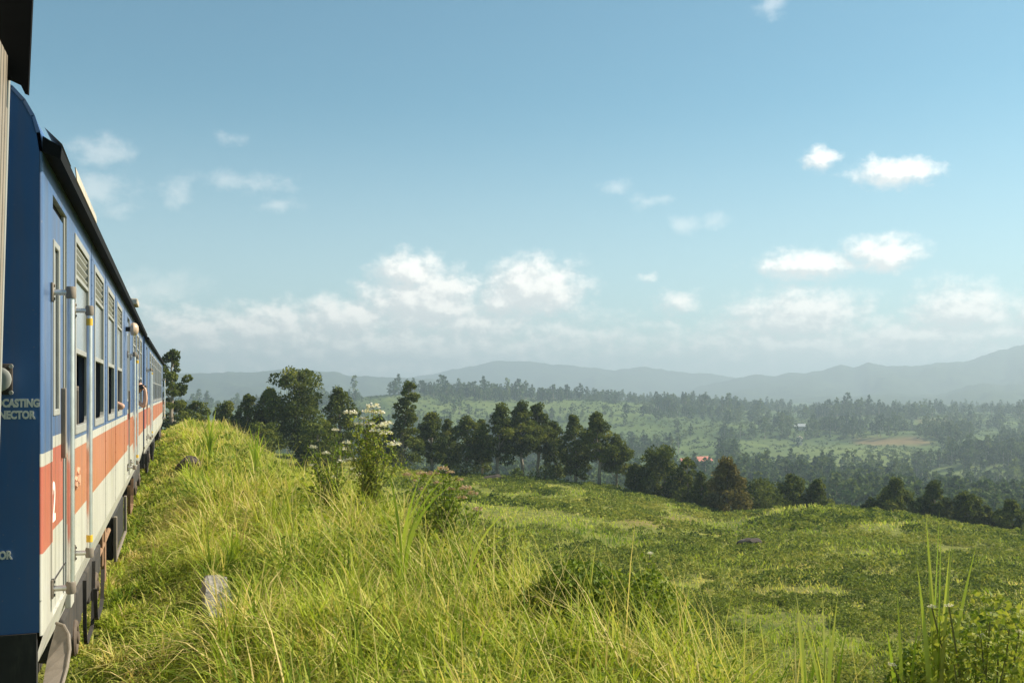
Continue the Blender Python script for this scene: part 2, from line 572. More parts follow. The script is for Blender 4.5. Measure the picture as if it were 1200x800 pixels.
def build_ground():
    fine = np.concatenate([np.arange(-R(34), R(34), 0.0032)])
    coarse = np.concatenate([np.arange(R(34), R(60), 0.012), np.arange(R(60), 2 * math.pi - R(60), 0.05), np.arange(2 * math.pi - R(60), 2 * math.pi - R(34), 0.012)])
    az = np.concatenate([fine, coarse]) + TH
    rr = np.exp(np.linspace(math.log(0.6), math.log(5600), 345))
    A, Rr = np.meshgrid(az, rr, indexing='ij')
    X = np.sin(A) * Rr; Y = np.cos(A) * Rr
    Z = ground_z(X, Y)
    na, nr = A.shape
    V = np.stack([X, Y, Z], -1).reshape(-1, 3)
    idx = np.arange(na * nr).reshape(na, nr)
    nx = np.roll(idx, -1, axis=0)
    Q = np.stack([idx[:, :-1], idx[:, 1:], nx[:, 1:], nx[:, :-1]], -1).reshape(-1, 4)
    c0 = len(V)
    V = np.vstack([V, [[0, 0, gz(0, 0)]]])
    Tt = np.stack([np.full(na, c0), idx[:, 0], nx[:, 0]], -1)
    c, D, a = to_cam(X, Y)
    row = row_of(X, Y, Z)
    soil = patch(c, row, SOIL) * (D > 30)
    pale = patch(c, row, PALE) * (D > 200)
    me = np_mesh('ground', V, [Q[:, ::-1], Tt[:, ::-1]], [ground_material()], smooth=True)
    for nm, arr in (('soil', soil), ('pale', pale)):
        at_ = me.attributes.new(nm, 'FLOAT', 'POINT')
        at_.data.foreach_set('value', np.append(arr.ravel(), 0).astype(np.float32))
    o = tag(obj('ground', me), kind='structure')
    return o, V


def ground_material():
    m, t, out = new_mat('ground_cover')
    geo = t.node('ShaderNodeNewGeometry')
    pos = geo.outputs['Position']
    dist = t.vmath('LENGTH', pos)
    n1 = t.noise(pos, 0.9, 6, 0.65)
    n2 = t.noise(pos, 0.13, 5, 0.6)
    n3 = t.noise(pos, 0.012, 5, 0.6)
    near = t.mix(t.maprange(n1, 0.35, 0.65), (0.10, 0.12, 0.028), (0.22, 0.225, 0.045))
    near = t.mix(t.math('MULTIPLY', t.maprange(n2, 0.50, 0.68), 0.3), near, (0.25, 0.18, 0.075))
    far = t.mix(t.maprange(n3, 0.4, 0.6), (0.05, 0.088, 0.026), (0.12, 0.165, 0.042))
    far = t.mix(t.math('MULTIPLY', t.maprange(n2, 0.45, 0.65), 0.5), far, (0.08, 0.12, 0.032))
    c = t.mix(t.maprange(dist, 130, 220), near, far)
    ps = t.node('ShaderNodeAttribute', attribute_name='pale')
    c = t.mix(ps.outputs['Fac'], c, t.mix(t.maprange(n2, 0.35, 0.65), (0.095, 0.14, 0.035), (0.17, 0.20, 0.055)))
    so = t.node('ShaderNodeAttribute', attribute_name='soil')
    c = t.mix(so.outputs['Fac'], c, t.mix(t.maprange(n2, 0.35, 0.65), (0.21, 0.125, 0.06), (0.30, 0.20, 0.09)))
    p = t.node('ShaderNodeBsdfPrincipled')
    t.l.new(c, p.inputs['Base Color'])
    p.inputs['Roughness'].default_value = 0.95
    p.inputs['Specular IOR Level'].default_value = 0.1
    b = t.node('ShaderNodeBump')
    b.inputs['Strength'].default_value = 0.7
    b.inputs['Distance'].default_value = 0.25
    t.l.new(t.noise(pos, 2.2, 6, 0.7), b.inputs['Height'])
    t.l.new(b.outputs[0], p.inputs['Normal'])
    t.l.new(p.outputs[0], out.inputs[0])
    return m


ground, GV = build_ground()

# far mountain ranges: real height fields with a ridge, spurs and a back slope
RANGES = [
    ('hills', 2700, 700, [(700, 474), (800, 473), (900, 468), (1000, 466), (1060, 463), (1110, 462), (1135, 455), (1160, 450), (1200, 448), (1300, 440), (1500, 436)], 660, 1550, 1.3),
    ('mountains', 3700, 1100, [(780, 466), (820, 453), (850, 446), (880, 441), (930, 437), (965, 434), (985, 428), (1000, 432), (1018, 426), (1036, 430), (1060, 428), (1090, 427), (1130, 424), (1148, 417), (1170, 411), (1200, 404), (1260, 398), (1350, 404), (1550, 420)], 760, 1600, 1.0),
    ('mountains', 4500, 1100, [(380, 462), (440, 446), (500, 438), (560, 427), (585, 423), (610, 422), (640, 425), (690, 430), (720, 435), (755, 429), (785, 432), (850, 440), (900, 446), (1000, 456)], 360, 1020, 1.0),
    ('mountains', 3300, 900, [(-400, 420), (-100, 430), (100, 436), (200, 438), (262, 436), (330, 432), (350, 434), (400, 438), (450, 441), (520, 447), (600, 455), (680, 466)], -420, 690, 1.0),
]


def build_range(name, D, depth, ridge, c0, c1, amp, seed):
    cs = np.arange(c0, c1, 3.0)
    ts = np.linspace(-1, 0.5, 46)
    rg = np.interp(cs, [p[0] for p in ridge], [p[1] for p in ridge])
    rg = rg + fbm(cs / 38.0 + seed * 7, cs * 0 + seed, 4) * 6.5 * amp + fbm(cs / 9.0 + seed * 13, cs * 0 + seed * 3, 4) * 3.2 * amp
    zr = (460 - rg) * D / FPX
    C, Tm = np.meshgrid(cs, ts, indexing='ij')
    base = -30.0
    dd = D + Tm * depth
    X, Y = at(C, dd)
    prof = np.where(Tm < 0, (1 + Tm) ** 1.25, 1 - (Tm / 0.5) ** 1.5)
    spur = fbm(C / 55.0 + seed * 3, Tm * 1.6 + seed * 5, 5)
    Z = base + (zr[:, None] - base) * np.clip(prof + spur * 0.75 * np.clip(-Tm * 3, 0, 1) * np.clip((1 + Tm) * 3, 0, 1), -0.05, 1.0)
    na, nt = C.shape
    V = np.stack([X, Y, Z], -1).reshape(-1, 3)
    idx = np.arange(na * nt).reshape(na, nt)
    Q = np.stack([idx[:-1, :-1], idx[1:, :-1], idx[1:, 1:], idx[:-1, 1:]], -1).reshape(-1, 4)
    me = np_mesh(name, V, [Q], [M['hill']], smooth=True)
    return tag(obj(name, me), kind='structure'), V


def hill_material():
    m, t, out = new_mat('wooded_hill')
    geo = t.node('ShaderNodeNewGeometry')
    n1 = t.noise(geo.outputs['Position'], 0.012, 6, 0.65)
    c = t.mix(t.maprange(n1, 0.35, 0.65), (0.03, 0.05, 0.025), (0.075, 0.10, 0.04))
    p = t.node('ShaderNodeBsdfPrincipled')
    t.l.new(c, p.inputs['Base Color'])
    p.inputs['Roughness'].default_value = 1.0
    p.inputs['Specular IOR Level'].default_value = 0.0
    t.l.new(p.outputs[0], out.inputs[0])
    return m


M['hill'] = hill_material()
ZMAX = 0.0
for i, (nm, D, dep, rid, c0, c1, amp) in enumerate(RANGES):
    o, Vr = build_range(nm, D, dep, rid, c0, c1, amp, i + 1)
    ZMAX = max(ZMAX, float(Vr[:, 2].max()))
ZMIN = min(float(GV[:, 2].min()), -40)

# ------------------------------------------------------------------ train
NAVY = (0.022, 0.075, 0.20)


def paint(name, col, rough=0.34, dirt=(0.16, 0.13, 0.09), amt=0.25):
    """painted steel: streaks of dust running down, faint unevenness in the sheet"""
    m, t, out = new_mat(name)
    tcn = t.node('ShaderNodeTexCoord')
    v = tcn.outputs['Object']
    n = t.noise(t.vmath('MULTIPLY', v, (4, 2.2, 0.35)), 1.6, 6, 0.65)
    n2 = t.noise(v, 0.8, 4, 0.6)
    sp = t.noise(v, 38, 2, 0.5)
    c = t.mix(t.maprange(n2, 0.3, 0.7), tuple(q * 0.88 for q in col), tuple(min(1, q * 1.1) for q in col))
    c = t.mix(t.math('MULTIPLY', t.maprange(n, 0.42, 0.75, 0, 1, True), amt), c, dirt)
    n3 = t.noise(t.vmath('MULTIPLY', v, (9, 6.5, 0.16)), 1.0, 3, 0.5)
    c = t.mix(t.math('MULTIPLY', t.maprange(n3, 0.54, 0.70, 0, 1, True), amt * 0.9), c, tuple(q * 0.55 for q in dirt))
    fade = t.noise(v, 0.35, 3, 0.6)
    c = t.mix(t.math('MULTIPLY', t.maprange(fade, 0.42, 0.66), 0.07), c, (0.52, 0.50, 0.45))
    c = t.mix(t.math('MULTIPLY', t.maprange(sp, 0.70, 0.78), 0.45), c, (0.33, 0.30, 0.25))
    p = t.node('ShaderNodeBsdfPrincipled')
    t.l.new(c, p.inputs['Base Color'])
    t.l.new(t.maprange(n, 0.3, 0.7, rough * 0.8, rough * 1.5), p.inputs['Roughness'])
    b = t.node('ShaderNodeBump')
    b.inputs['Strength'].default_value = 0.28
    b.inputs['Distance'].default_value = 0.03
    t.l.new(t.noise(v, 1.7, 2, 0.5), b.inputs['Height'])
    t.l.new(b.outputs[0], p.inputs['Normal'])
    t.l.new(p.outputs[0], out.inputs[0])
    return m


M['blue'] = paint('blue_paint', (0.055, 0.118, 0.255), amt=0.42)
M['endblue'] = paint('end_blue_paint', (0.032, 0.120, 0.315), rough=0.45, amt=0.3)
M['white'] = paint('cream_white_paint', (0.50, 0.49, 0.43), amt=0.36)
M['orange'] = paint('orange_paint', (0.45, 0.155, 0.075), amt=0.34)
M['red'] = paint('light_reddened_paint', (0.45, 0.115, 0.075), amt=0.3)  # orange stripe's redder cast from the light, put into the paint colour
M['black'] = mat_simple('black_steel', (0.018, 0.017, 0.016), 0.75, var=0.3, scale=8, dirt=(0.10, 0.085, 0.065), dirt_amt=0.3)
M['gutter'] = mat_simple('shade_darkened_gutter', (0.007, 0.007, 0.007), 0.8, var=0.3, scale=8, spec=0.15)  # dark paint, blackened further to carry the shade under the eave
M['under'] = mat_simple('underframe_steel', (0.035, 0.031, 0.027), 0.85, var=0.3, scale=6, dirt=(0.12, 0.085, 0.055), dirt_amt=0.35)
M['rust'] = mat_simple('rusty_steel', (0.26, 0.15, 0.08), 0.85, var=0.3, scale=8, dirt=(0.12, 0.06, 0.03), dirt_amt=0.6)
M['axle'] = mat_simple('rusty_axle_box', (0.10, 0.072, 0.05), 0.8, var=0.3, scale=14, dirt=(0.20, 0.14, 0.09), dirt_amt=0.5)
M['dust'] = mat_simple('dusty_steel', (0.21, 0.175, 0.135), 0.75, var=0.2, scale=9, dirt=(0.14, 0.11, 0.08), dirt_amt=0.6)
M['steel'] = mat_simple('brushed_steel', (0.82, 0.80, 0.76), 0.42, 1.0, 0.1, 12, (0.40, 0.37, 0.32), 0.3)
M['cream'] = mat_simple('cream_grey_paint', (0.31, 0.31, 0.28), 0.5, var=0.08, scale=5, dirt=(0.22, 0.19, 0.14), dirt_amt=0.35)
M['pane'] = mat_simple('window_shutter', (0.25, 0.28, 0.29), 0.16, var=0.06, scale=2, dirt=(0.32, 0.30, 0.25), dirt_amt=0.3)
M['dark'] = mat_simple('shade_dark_interior', (0.045, 0.042, 0.038), 0.9, var=0.2, scale=3)  # shade inside the carriage put into the floor and ceiling colour
M['seat'] = mat_simple('seat_vinyl', (0.24, 0.21, 0.17), 0.6, var=0.15, scale=4)
M['roof'] = mat_simple('roof_sheet', (0.50, 0.43, 0.33), 0.6, var=0.15, scale=4, dirt=(0.18, 0.15, 0.11), dirt_amt=0.5)
M['rubber'] = mat_simple('rubber_and_shade_black', (0.005, 0.005, 0.005), 0.9, var=0.2, scale=10, spec=0.1)  # rubber; also the black that paints in the door recess shade
M['yellow'] = mat_simple('yellow_band', (0.70, 0.42, 0.03), 0.5, var=0.1, scale=10)
M['letter'] = mat_simple('letter_white', (0.80, 0.76, 0.68), 0.6, var=0.08, scale=20, dirt=(0.2, 0.2, 0.2), dirt_amt=0.3)
M['emblem'] = mat_simple('faded_emblem', (0.60, 0.34, 0.22), 0.6, var=0.1, scale=20)
M['strip'] = mat_simple('beige_corrugation', (0.25, 0.21, 0.16), 0.6, var=0.12, scale=5, dirt=(0.2, 0.15, 0.1), dirt_amt=0.4)
M['stripblack'] = mat_simple('dark_corrugation', (0.05, 0.045, 0.04), 0.7, var=0.2, scale=5)
M['lampglass'] = mat_simple('lamp_glass', (0.55, 0.40, 0.28), 0.15, var=0.1, scale=8)

ZB = 2.30                                     # local height 0 (rail level) is this far under the camera
WID = 2.8
ROOF = [(0.0, 1.30), (-0.012, 1.40), (-0.04, 1.49), (-0.085, 1.57), (-0.145, 1.635), (-0.24, 1.69), (-0.42, 1.745), (-0.8, 1.80), (-1.4, 1.825)]
ROOFP = ROOF + [(-WID - s, z) for s, z in ROOF[-2::-1]]


def build_text(body, size, parent, name, loc, rot, mat, ext=0.002, bold=0.0, align='RIGHT', sx=1.0):
    cu = bpy.data.curves.new(name, 'FONT')
    cu.body = body
    cu.size = size
    cu.align_x = align
    cu.extrude = ext
    cu.offset = bold
    cu.resolution_u = 3
    tmp = bpy.data.objects.new('tmp_text', cu)
    COL.objects.link(tmp)
    dg = bpy.context.evaluated_depsgraph_get()
    me = bpy.data.meshes.new_from_object(tmp.evaluated_get(dg))
    bpy.data.objects.remove(tmp)
    me.materials.clear()
    me.materials.append(mat)
    o = obj(name, me, parent, loc)
    o.rotation_euler = rot
    o.scale = (sx, 1, 1)
    return o


def side_sheet(L, holes, doors):
    """the right-hand side with its openings cut out and the paint bands as faces of the sheet"""
    zs = {1.30 + ZB, -0.33 + ZB, -0.40 + ZB, -0.87 + ZB, -1.31 + ZB}
    ys = {0.03, L}
    for y0, y1, z0, z1 in holes:
        ys |= {y0, y1}; zs |= {z0 + ZB, z1 + ZB}
    y = 0.03
    while y < L:
        ys.add(round(y, 3)); y += 1.9
    ys, zs = sorted(ys), sorted(zs)
    b = MB()
    def band(z, y=9.0):
        z -= ZB
        return 0 if z > -0.33 else 1 if z > -0.40 else (5 if y < 1.35 else 2) if z > -0.87 else 1  # near stretch of the orange band gets the light-reddened colour
    for i in range(len(ys) - 1):
        for j in range(len(zs) - 1):
            yc, zc = (ys[i] + ys[i + 1]) / 2, (zs[j] + zs[j + 1]) / 2
            if any(a < yc < c and d + ZB < zc < e + ZB for a, c, d, e in holes):
                continue
            b.add([(0, ys[i], zs[j]), (0, ys[i + 1], zs[j]), (0, ys[i + 1], zs[j + 1]), (0, ys[i], zs[j + 1])], [(0, 1, 2, 3)], band(zc, yc))
    for a, c, d, e in holes:                      # reveals
        d += ZB; e += ZB; t = -0.075
        for p, q in (((a, d), (c, d)), ((c, d), (c, e)), ((c, e), (a, e)), ((a, e), (a, d))):
            b.add([(0, *p), (0, *q), (t, *q), (t, *p)], [(0, 3, 2, 1)], 0 if (d - ZB > -0.5) else 1)
    # rounded corner towards the end of the car and the end post
    n = 5
    for i in range(n):
        a0, a1 = math.pi / 2 * i / n, math.pi / 2 * (i + 1) / n
        f = lambda a: (-0.014 + 0.014 * math.cos(a), 0.03 - 0.03 * math.sin(a))
        for z0, z1, m in ((-0.33, 1.30, 0), (-0.40, -0.33, 1), (-0.87, -0.40, 5), (-1.31, -0.87, 1)):
            (s0, y0), (s1, y1) = f(a0), f(a1)
            b.add([(s0, y0, z0 + ZB), (s1, y1, z0 + ZB), (s1, y1, z1 + ZB), (s0, y0, z1 + ZB)], [(3, 2, 1, 0)], m)
    # skirt leaning in under the body
    b.add([(0, 0.03, -1.31 + ZB), (0, L, -1.31 + ZB), (-0.07, L, -1.55 + ZB), (-0.07, 0.03, -1.55 + ZB)], [(0, 3, 2, 1)], 3)
    b.add([(-0.07, 0.03, -1.55 + ZB), (-0.07, L, -1.55 + ZB), (-0.4, L, -1.55 + ZB), (-0.4, 0.03, -1.55 + ZB)], [(0, 3, 2, 1)], 3)
    # far side and floor, ceiling
    b.add([(-WID, 0, -1.55 + ZB), (-WID, L, -1.55 + ZB), (-WID, L, 1.3 + ZB), (-WID, 0, 1.3 + ZB)], [(0, 3, 2, 1)], 0)
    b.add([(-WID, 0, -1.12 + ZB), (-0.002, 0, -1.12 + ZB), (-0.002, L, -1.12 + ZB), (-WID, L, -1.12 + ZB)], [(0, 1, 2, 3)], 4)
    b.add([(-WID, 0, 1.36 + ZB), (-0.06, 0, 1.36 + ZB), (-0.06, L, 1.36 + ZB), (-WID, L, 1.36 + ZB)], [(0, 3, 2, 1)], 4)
    return b


def end_wall(parent, yy, L, outward):
    b = MB()
    top = [(s * 1.0 - 0.004, z + ZB) for s, z in ROOFP]
    poly = [(-WID + 0.004, -1.29 + ZB)] + [(-0.016, -1.29 + ZB), (-0.016, 1.29 + ZB)] + [(s, z) for s, z in top if s < -0.02 and s > -WID + .035]
    poly += [(-WID + 0.032, 1.29 + ZB), (-WID + 0.032, -1.29 + ZB)]
    poly = poly[1:]
    a, c = (yy, yy + 0.05) if outward < 0 else (yy - 0.05, yy)
    b.prism([p for p in poly], 1, a, c, 0)
    o = b.build('end_wall', [M['endblue']], parent)
    h = MB()
    h.box((-WID + 0.03, a - 0.012 if outward < 0 else a, -1.70 + ZB), (-0.028, c if outward < 0 else c + 0.012, -1.292 + ZB), 0)
    h.build('headstock', [M['black']], parent)
    return o


def handrail(parent, y, z0=-1.13, z1=0.58, out=0.105, band=False, r=0.02):
    b = MB()
    b.tube([(out, y, z0 + ZB - 0.02), (out, y, z1 + ZB + 0.02)], r, 14, 0)
    for z in (z0, z1):
        b.box((0.002, y - 0.035, z - 0.055 + ZB), (0.014, y + 0.035, z + 0.055 + ZB), 1, 0.004)
        b.tube([(0.012, y, z + ZB), (out * 0.7, y, z + ZB), (out - 0.004, y, z + ZB)], r * 0.85, 12, 0)
        b.lathe((out, y, z + ZB - 0.035), (0, 0, 1), [(0, r * 1.2), (0.01, r * 1.42), (0.06, r * 1.42), (0.07, r * 1.2)], 14, 1)
        for dz in (-0.038, 0.038):
            b.lathe((0.014, y, z + ZB + dz), (1, 0, 0), [(0, 0.009), (0.008, 0.008)], 8, 1)
    if band:
        for z in (z0 + 0.10, z1 - 0.08):
            b.lathe((out, y, z + ZB - 0.025), (0, 0, 1), [(0, r * 1.05), (0, r * 1.1), (0.05, r * 1.1), (0.05, r * 1.05)], 14, 2)
    return b.build('handrail', [M['steel'], M['dust'], M['yellow']], parent, True)


WINW, WZ0, WZ1 = 1.22, -0.30, 1.14


def win_meshes():
    f = MB()                                         # frame of folded sheet round the opening
    w, a, c = WINW / 2, WZ0, WZ1
    t = 0.055
    for lo, hi in (((-.03, -w, a), (0.008, -w + t, c)), ((-.03, w - t, a), (0.008, w, c)), ((-.03, -w + t, c - t), (0.007, w - t, c)),
                   ((-.03, -w + t, a), (0.011, w - t, a + 0.06))):
        f.box(lo, hi, 0, 0.004)
    f.box((-.03, -w + t, 0.285), (0.004, w - t, 0.325), 0, 0.004)
    f.box((-.03, -w + t, 0.83), (0.003, w - t, 0.86), 0, 0.003)
    for s in (-1, 1):                                # rounded lower corners
        f.prism([(s * (w - t), a + .06), (s * (w - t - .05), a + .06), (s * (w - t - .018), a + .078), (s * (w - t), a + .11)][::(1 if s > 0 else -1)], 0, -.028, 0.006, 0)
    frame = f.mesh('window_frame', M['cream'])
    p = MB()
    p.box((-.026, -w + t - .004, 0.325), (-.016, w - t + .004, 0.83), 0)
    pane = p.mesh('shutter_pane', M['pane'])
    l = MB()
    l.add([(-.03, -w + t, -.024), (-.004, -w + t, .010), (-.004, w - t, .010), (-.03, w - t, -.024),
           (-.03, -w + t, -.032), (-.004, -w + t, .002), (-.004, w - t, .002), (-.03, w - t, -.032)],
          [(0, 1, 2, 3), (7, 6, 5, 4), (4, 5, 1, 0), (5, 6, 2, 1), (6, 7, 3, 2), (7, 4, 0, 3)], 0)
    lou = l.mesh('louvre_slat', M['cream'])
    k = MB()
    k.box((-.034, -w + t, 0.325), (-.031, w - t, WZ1 - t), 0)  # dark sheet paints the interior shade behind the louvre slats
    back = k.mesh('shade_backing', M['dark'])
    return frame, pane, lou, back


WIN = win_meshes()


def add_window(parent, y):
    fr = obj('window', WIN[0], parent, (0, y, ZB))
    obj('shutter_pane', WIN[1], fr)
    obj('shade_backing', WIN[3], fr)
    for z in (0.895, 0.955, 1.015, 1.06):
        obj('louvre_slat', WIN[2], fr, (0, 0, z))
    return fr


SEAT = MB()
SEAT.box((-1.25, -.22, -0.72 + ZB), (-.12, .22, -0.60 + ZB), 0, .03)
SEAT.box((-1.25, .13, -0.66 + ZB), (-.12, .25, 0.06 + ZB), 0, .04)
SEAT.box((-1.2, .17, -1.11 + ZB), (-1.14, .22, -0.66 + ZB), 0)
SEAT.box((-.2, .17, -1.11 + ZB), (-.14, .22, -0.66 + ZB), 0)
SEAT_ME = SEAT.mesh('seat', M['seat'])


def add_door(parent, y0, y1):
    """inward-folding door standing a little back in its opening, with its own narrow window"""
    d = MB()
    t = -0.014
    w0, w1, q0, q1 = y0 + 0.16, y0 + 0.45, -0.12, 0.90
    zz = [(-1.31, -0.82, 1), (-0.82, -0.33, 2), (-0.33, -0.26, 1), (-0.26, q0, 0), (q1, 1.10, 0)]
    for a, c, m in zz:
        d.box((t - .03, y0 + .02, a + ZB), (t, y1 - .10, c + ZB), m)
    d.box((t - .03, y0 + .02, q0 + ZB), (t, w0, q1 + ZB), 0)
    d.box((t - .03, w1, q0 + ZB), (t, y1 - .10, q1 + ZB), 0)
    door = d.build('door', [M['blue'], M['white'], M['red']], parent)
    f = MB()
    for lo, hi in (((t - .01, w0 - .02, q0 - .02 + ZB), (t + .008, w0 + .02, q1 + .02 + ZB)), ((t - .01, w1 - .02, q0 - .02 + ZB), (t + .008, w1 + .02, q1 + .02 + ZB)),
                   ((t - .01, w0 + .02, q1 - .02 + ZB), (t + .007, w1 - .02, q1 + .02 + ZB)), ((t - .01, w0 + .02, q0 - .02 + ZB), (t + .007, w1 - .02, q0 + .02 + ZB))):
        f.box(lo, hi, 0, .006)
    f.build('window_frame', [M['cream']], door)
    g_ = MB(); g_.box((t - .02, w0, q0 + ZB), (t - .012, w1, q1 + ZB), 0)
    g_.build('window_pane', [M['pane']], door)
    h = MB()
    h.box((t, y1 - .21, -0.42 + ZB), (t + .03, y1 - .17, 0.03 + ZB), 0, .006)
    h.build('door_handle', [M['dust']], door)
    j = MB()                                          # jamb strips, dark rubber, and a black header painting the recess shade
    j.box((-.072, y1 - .095, -1.31 + ZB), (-.03, y1 - .06, 1.15 + ZB), 0)
    j.box((-.07, y1 - .055, -1.31 + ZB), (-.012, y1 - .003, 1.15 + ZB), 1)
    j.box((-.12, y0 + .003, 1.10 + ZB), (-.030, y1 - .003, 1.157 + ZB), 0)
    j.build('door_jamb', [M['rubber'], M['cream']], parent)
    return door


def add_bogie(parent, ya, yb):
    root = obj('bogie', None, parent)
    zc = -1.84 + ZB
    f = MB()
    f.box((-0.28, ya - .55, zc + .10), (-0.12, yb + .55, zc + .26), 0, .02)
    for y in (ya, yb):
        f.box((-0.27, y - .17, zc - .14), (-0.07, y + .17, zc + .17), 0, .03)
    f.box((-0.26, (ya + yb) / 2 - .35, zc - .18), (-0.10, (ya + yb) / 2 + .35, zc + .30), 0, .03)
    f.box((-0.34, ya - .75, zc + .02), (-0.04, yb + .75, zc + .30), 0, .02)
    f.box((-0.40, ya - .42, zc - .30), (-0.30, yb + .42, zc + .02), 0, .02)
    bo = f.build('bogie_frame', [M['under']], parent)
    bo['label'] = 'dusty dark steel bogie frame'
    bpy.data.objects.remove(root)
    for y in (ya, yb):
        w = MB()
        w.lathe((-0.72, y, zc), (1, 0, 0), [(0, .10), (0, .46), (.03, .46), (.04, .42), (.10, .42), (.12, .40), (.12, .33), (.09, .31), (.09, .16), (.14, .13), (.14, .05)], 28, 0)
        w.build('wheel', [M['under']], bo, True)
        a = MB()
        a.lathe((-0.08, y, zc), (1, 0, 0), [(0, .135), (.05, .135), (.065, .12), (.065, .085), (.05, .075), (.05, .05), (.075, .045), (.08, .02)], 20, 0)
        a.build('axle_box', [M['axle']], bo, True)
        for dy in (-.36, .36):
            s = MB()
            pts = [(-.19 + .062 * math.cos(q * .9), y + dy + .062 * math.sin(q * .9), zc - .12 + .0145 * q) for q in range(26)]
            s.tube(pts, .013, 6, 0)
            s.build('coil_spring', [M['under']], bo, True)
    return bo


def strap(parent, y0, y1, zt, zb, out=0.02, m='under', w=.05):
    """a flat bar bent to a U that hangs from the skirt"""
    pts = [(y0, zt), (y0 + .03, zb + .16), (y0 + .10, zb + .04), (y0 + .2, zb), (y1 - .2, zb), (y1 - .08, zb + .05), (y1 - .01, zb + .2), (y1 + .04, zt)]
    b = MB()
    th = .018
    for (ya, za), (yb, zb_) in zip(pts[:-1], pts[1:]):
        dy, dz = yb - ya, zb_ - za
        l = math.hypot(dy, dz); ny, nz = -dz / l * th, dy / l * th
        vs = []
        for (yy, zz) in ((ya, za), (yb, zb_), (yb + ny, zb_ + nz), (ya + ny, za + nz)):
            vs += [(out - w, yy, zz + ZB), (out, yy, zz + ZB)]
        b.add(vs, [(0, 2, 3, 1), (4, 6, 7, 5), (1, 3, 5, 7), (6, 4, 2, 0), (0, 1, 7, 6), (2, 4, 5, 3)], 0)
    return b.build('footstep_strap', [M[m]], parent)


sm_ = MB()                                            # cover strip over a sheet joint, in the bands' own colours, with its rivets
for z0, z1, m in ((-0.33, 1.27, 0), (-0.40, -0.33, 1), (-0.87, -0.40, 2), (-1.305, -0.87, 1)):
    sm_.box((0.0, -0.022, z0 + ZB), (0.0035, 0.022, z1 + ZB), m)
    z = z0 + .04
    while z < z1 - .02:
        for dy in (-.013, .013):
            sm_.box((0.0035, dy - .004, z - .004 + ZB), (0.0065, dy + .004, z + .004 + ZB), m)
        z += .11
SEAM_ME = sm_.mesh('panel_seam', [M['blue'], M['white'], M['orange']])


def make_car(name, label, Y0, L, doors, windows, detail=True, rot=0.0, xs=-0.672, bogies=(), boxes=(), lamps=(), rails=(), seams=()):
    root = thing(name, label, 'train carriage', (xs, Y0, -ZB), 'carriages of the blue train', (0, 0, rot))
    holes = [(y, y + w, -1.31, 1.16) for y, w in doors] + [(y - WINW / 2, y + WINW / 2, WZ0, WZ1) for y in windows]
    side_sheet(L, holes, doors).build('body', [M['blue'], M['white'], M['orange'], M['white'], M['dark'], M['red']], root)
    # roof
    r = MB()
    P_ = [(s, z + ZB) for s, z in ROOFP]
    n = len(P_)
    vs = [(s, 0.0, z) for s, z in P_] + [(s, L, z) for s, z in P_]
    r.add(vs, [(i, i + 1, n + i + 1, n + i) for i in range(n - 1)][::1], 0)
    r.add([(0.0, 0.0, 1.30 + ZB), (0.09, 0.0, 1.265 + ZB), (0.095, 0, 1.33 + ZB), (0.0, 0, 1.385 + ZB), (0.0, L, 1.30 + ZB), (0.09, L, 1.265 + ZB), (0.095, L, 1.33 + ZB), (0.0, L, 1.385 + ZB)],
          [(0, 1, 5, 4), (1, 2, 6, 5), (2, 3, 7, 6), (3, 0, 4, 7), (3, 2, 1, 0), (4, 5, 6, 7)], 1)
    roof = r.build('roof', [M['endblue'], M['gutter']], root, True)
    # trim hoop along the end of the roof
    tr = MB()
    for i in range(1, n - 2):
        (s0, z0), (s1, z1) = P_[i], P_[i + 1]
        tr.add([(s0 + .002, -.004, z0 + .003), (s1 + .002, -.004, z1 + .003), (s1 + .002, .03, z1 + .003), (s0 + .002, .03, z0 + .003)], [(3, 2, 1, 0)], 0)
        tr.add([(s0 + .002, -.004, z0 + .003), (s1 + .002, -.004, z1 + .003), (s1 - .01, -.006, z1 - .012), (s0 - .018, -.006, z0 - .004)], [(0, 1, 2, 3)], 0)
    tr.build('roof_trim', [M['blue']], roof)
    end_wall(root, 0.0, L, -1)
    end_wall(root, L, L, 1)
    for y, w in doors:
        add_door(root, y, y + w)
    for y in windows:
        add_window(root, y)
        if detail:
            for dy in (-.45, .42):
                obj('seat', SEAT_ME, root, (0, y + dy, 0))
    for y in seams:
        obj('panel_seam', SEAM_ME, root, (0, y, 0))
    for ya, yb in bogies:
        add_bogie(root, ya, yb)
    for y, band in rails:
        handrail(root, y, band=band)
    return root


car = make_car('train_carriage', 'blue carriage with orange and white bands, nearest one seen along its whole side', 5.90, 18.4,
               [(0.48, 0.80), (10.30, 0.85)], [2.44, 4.28, 6.14, 7.98, 13.05, 14.85, 16.65],
               bogies=[(2.25, 4.35), (14.6, 16.7)], rails=[(0.40, False), (1.74, True), (10.22, False), (11.36, True)],
               seams=[3.36, 5.21, 7.06, 9.3, 12.1, 13.95, 15.75, 17.6])

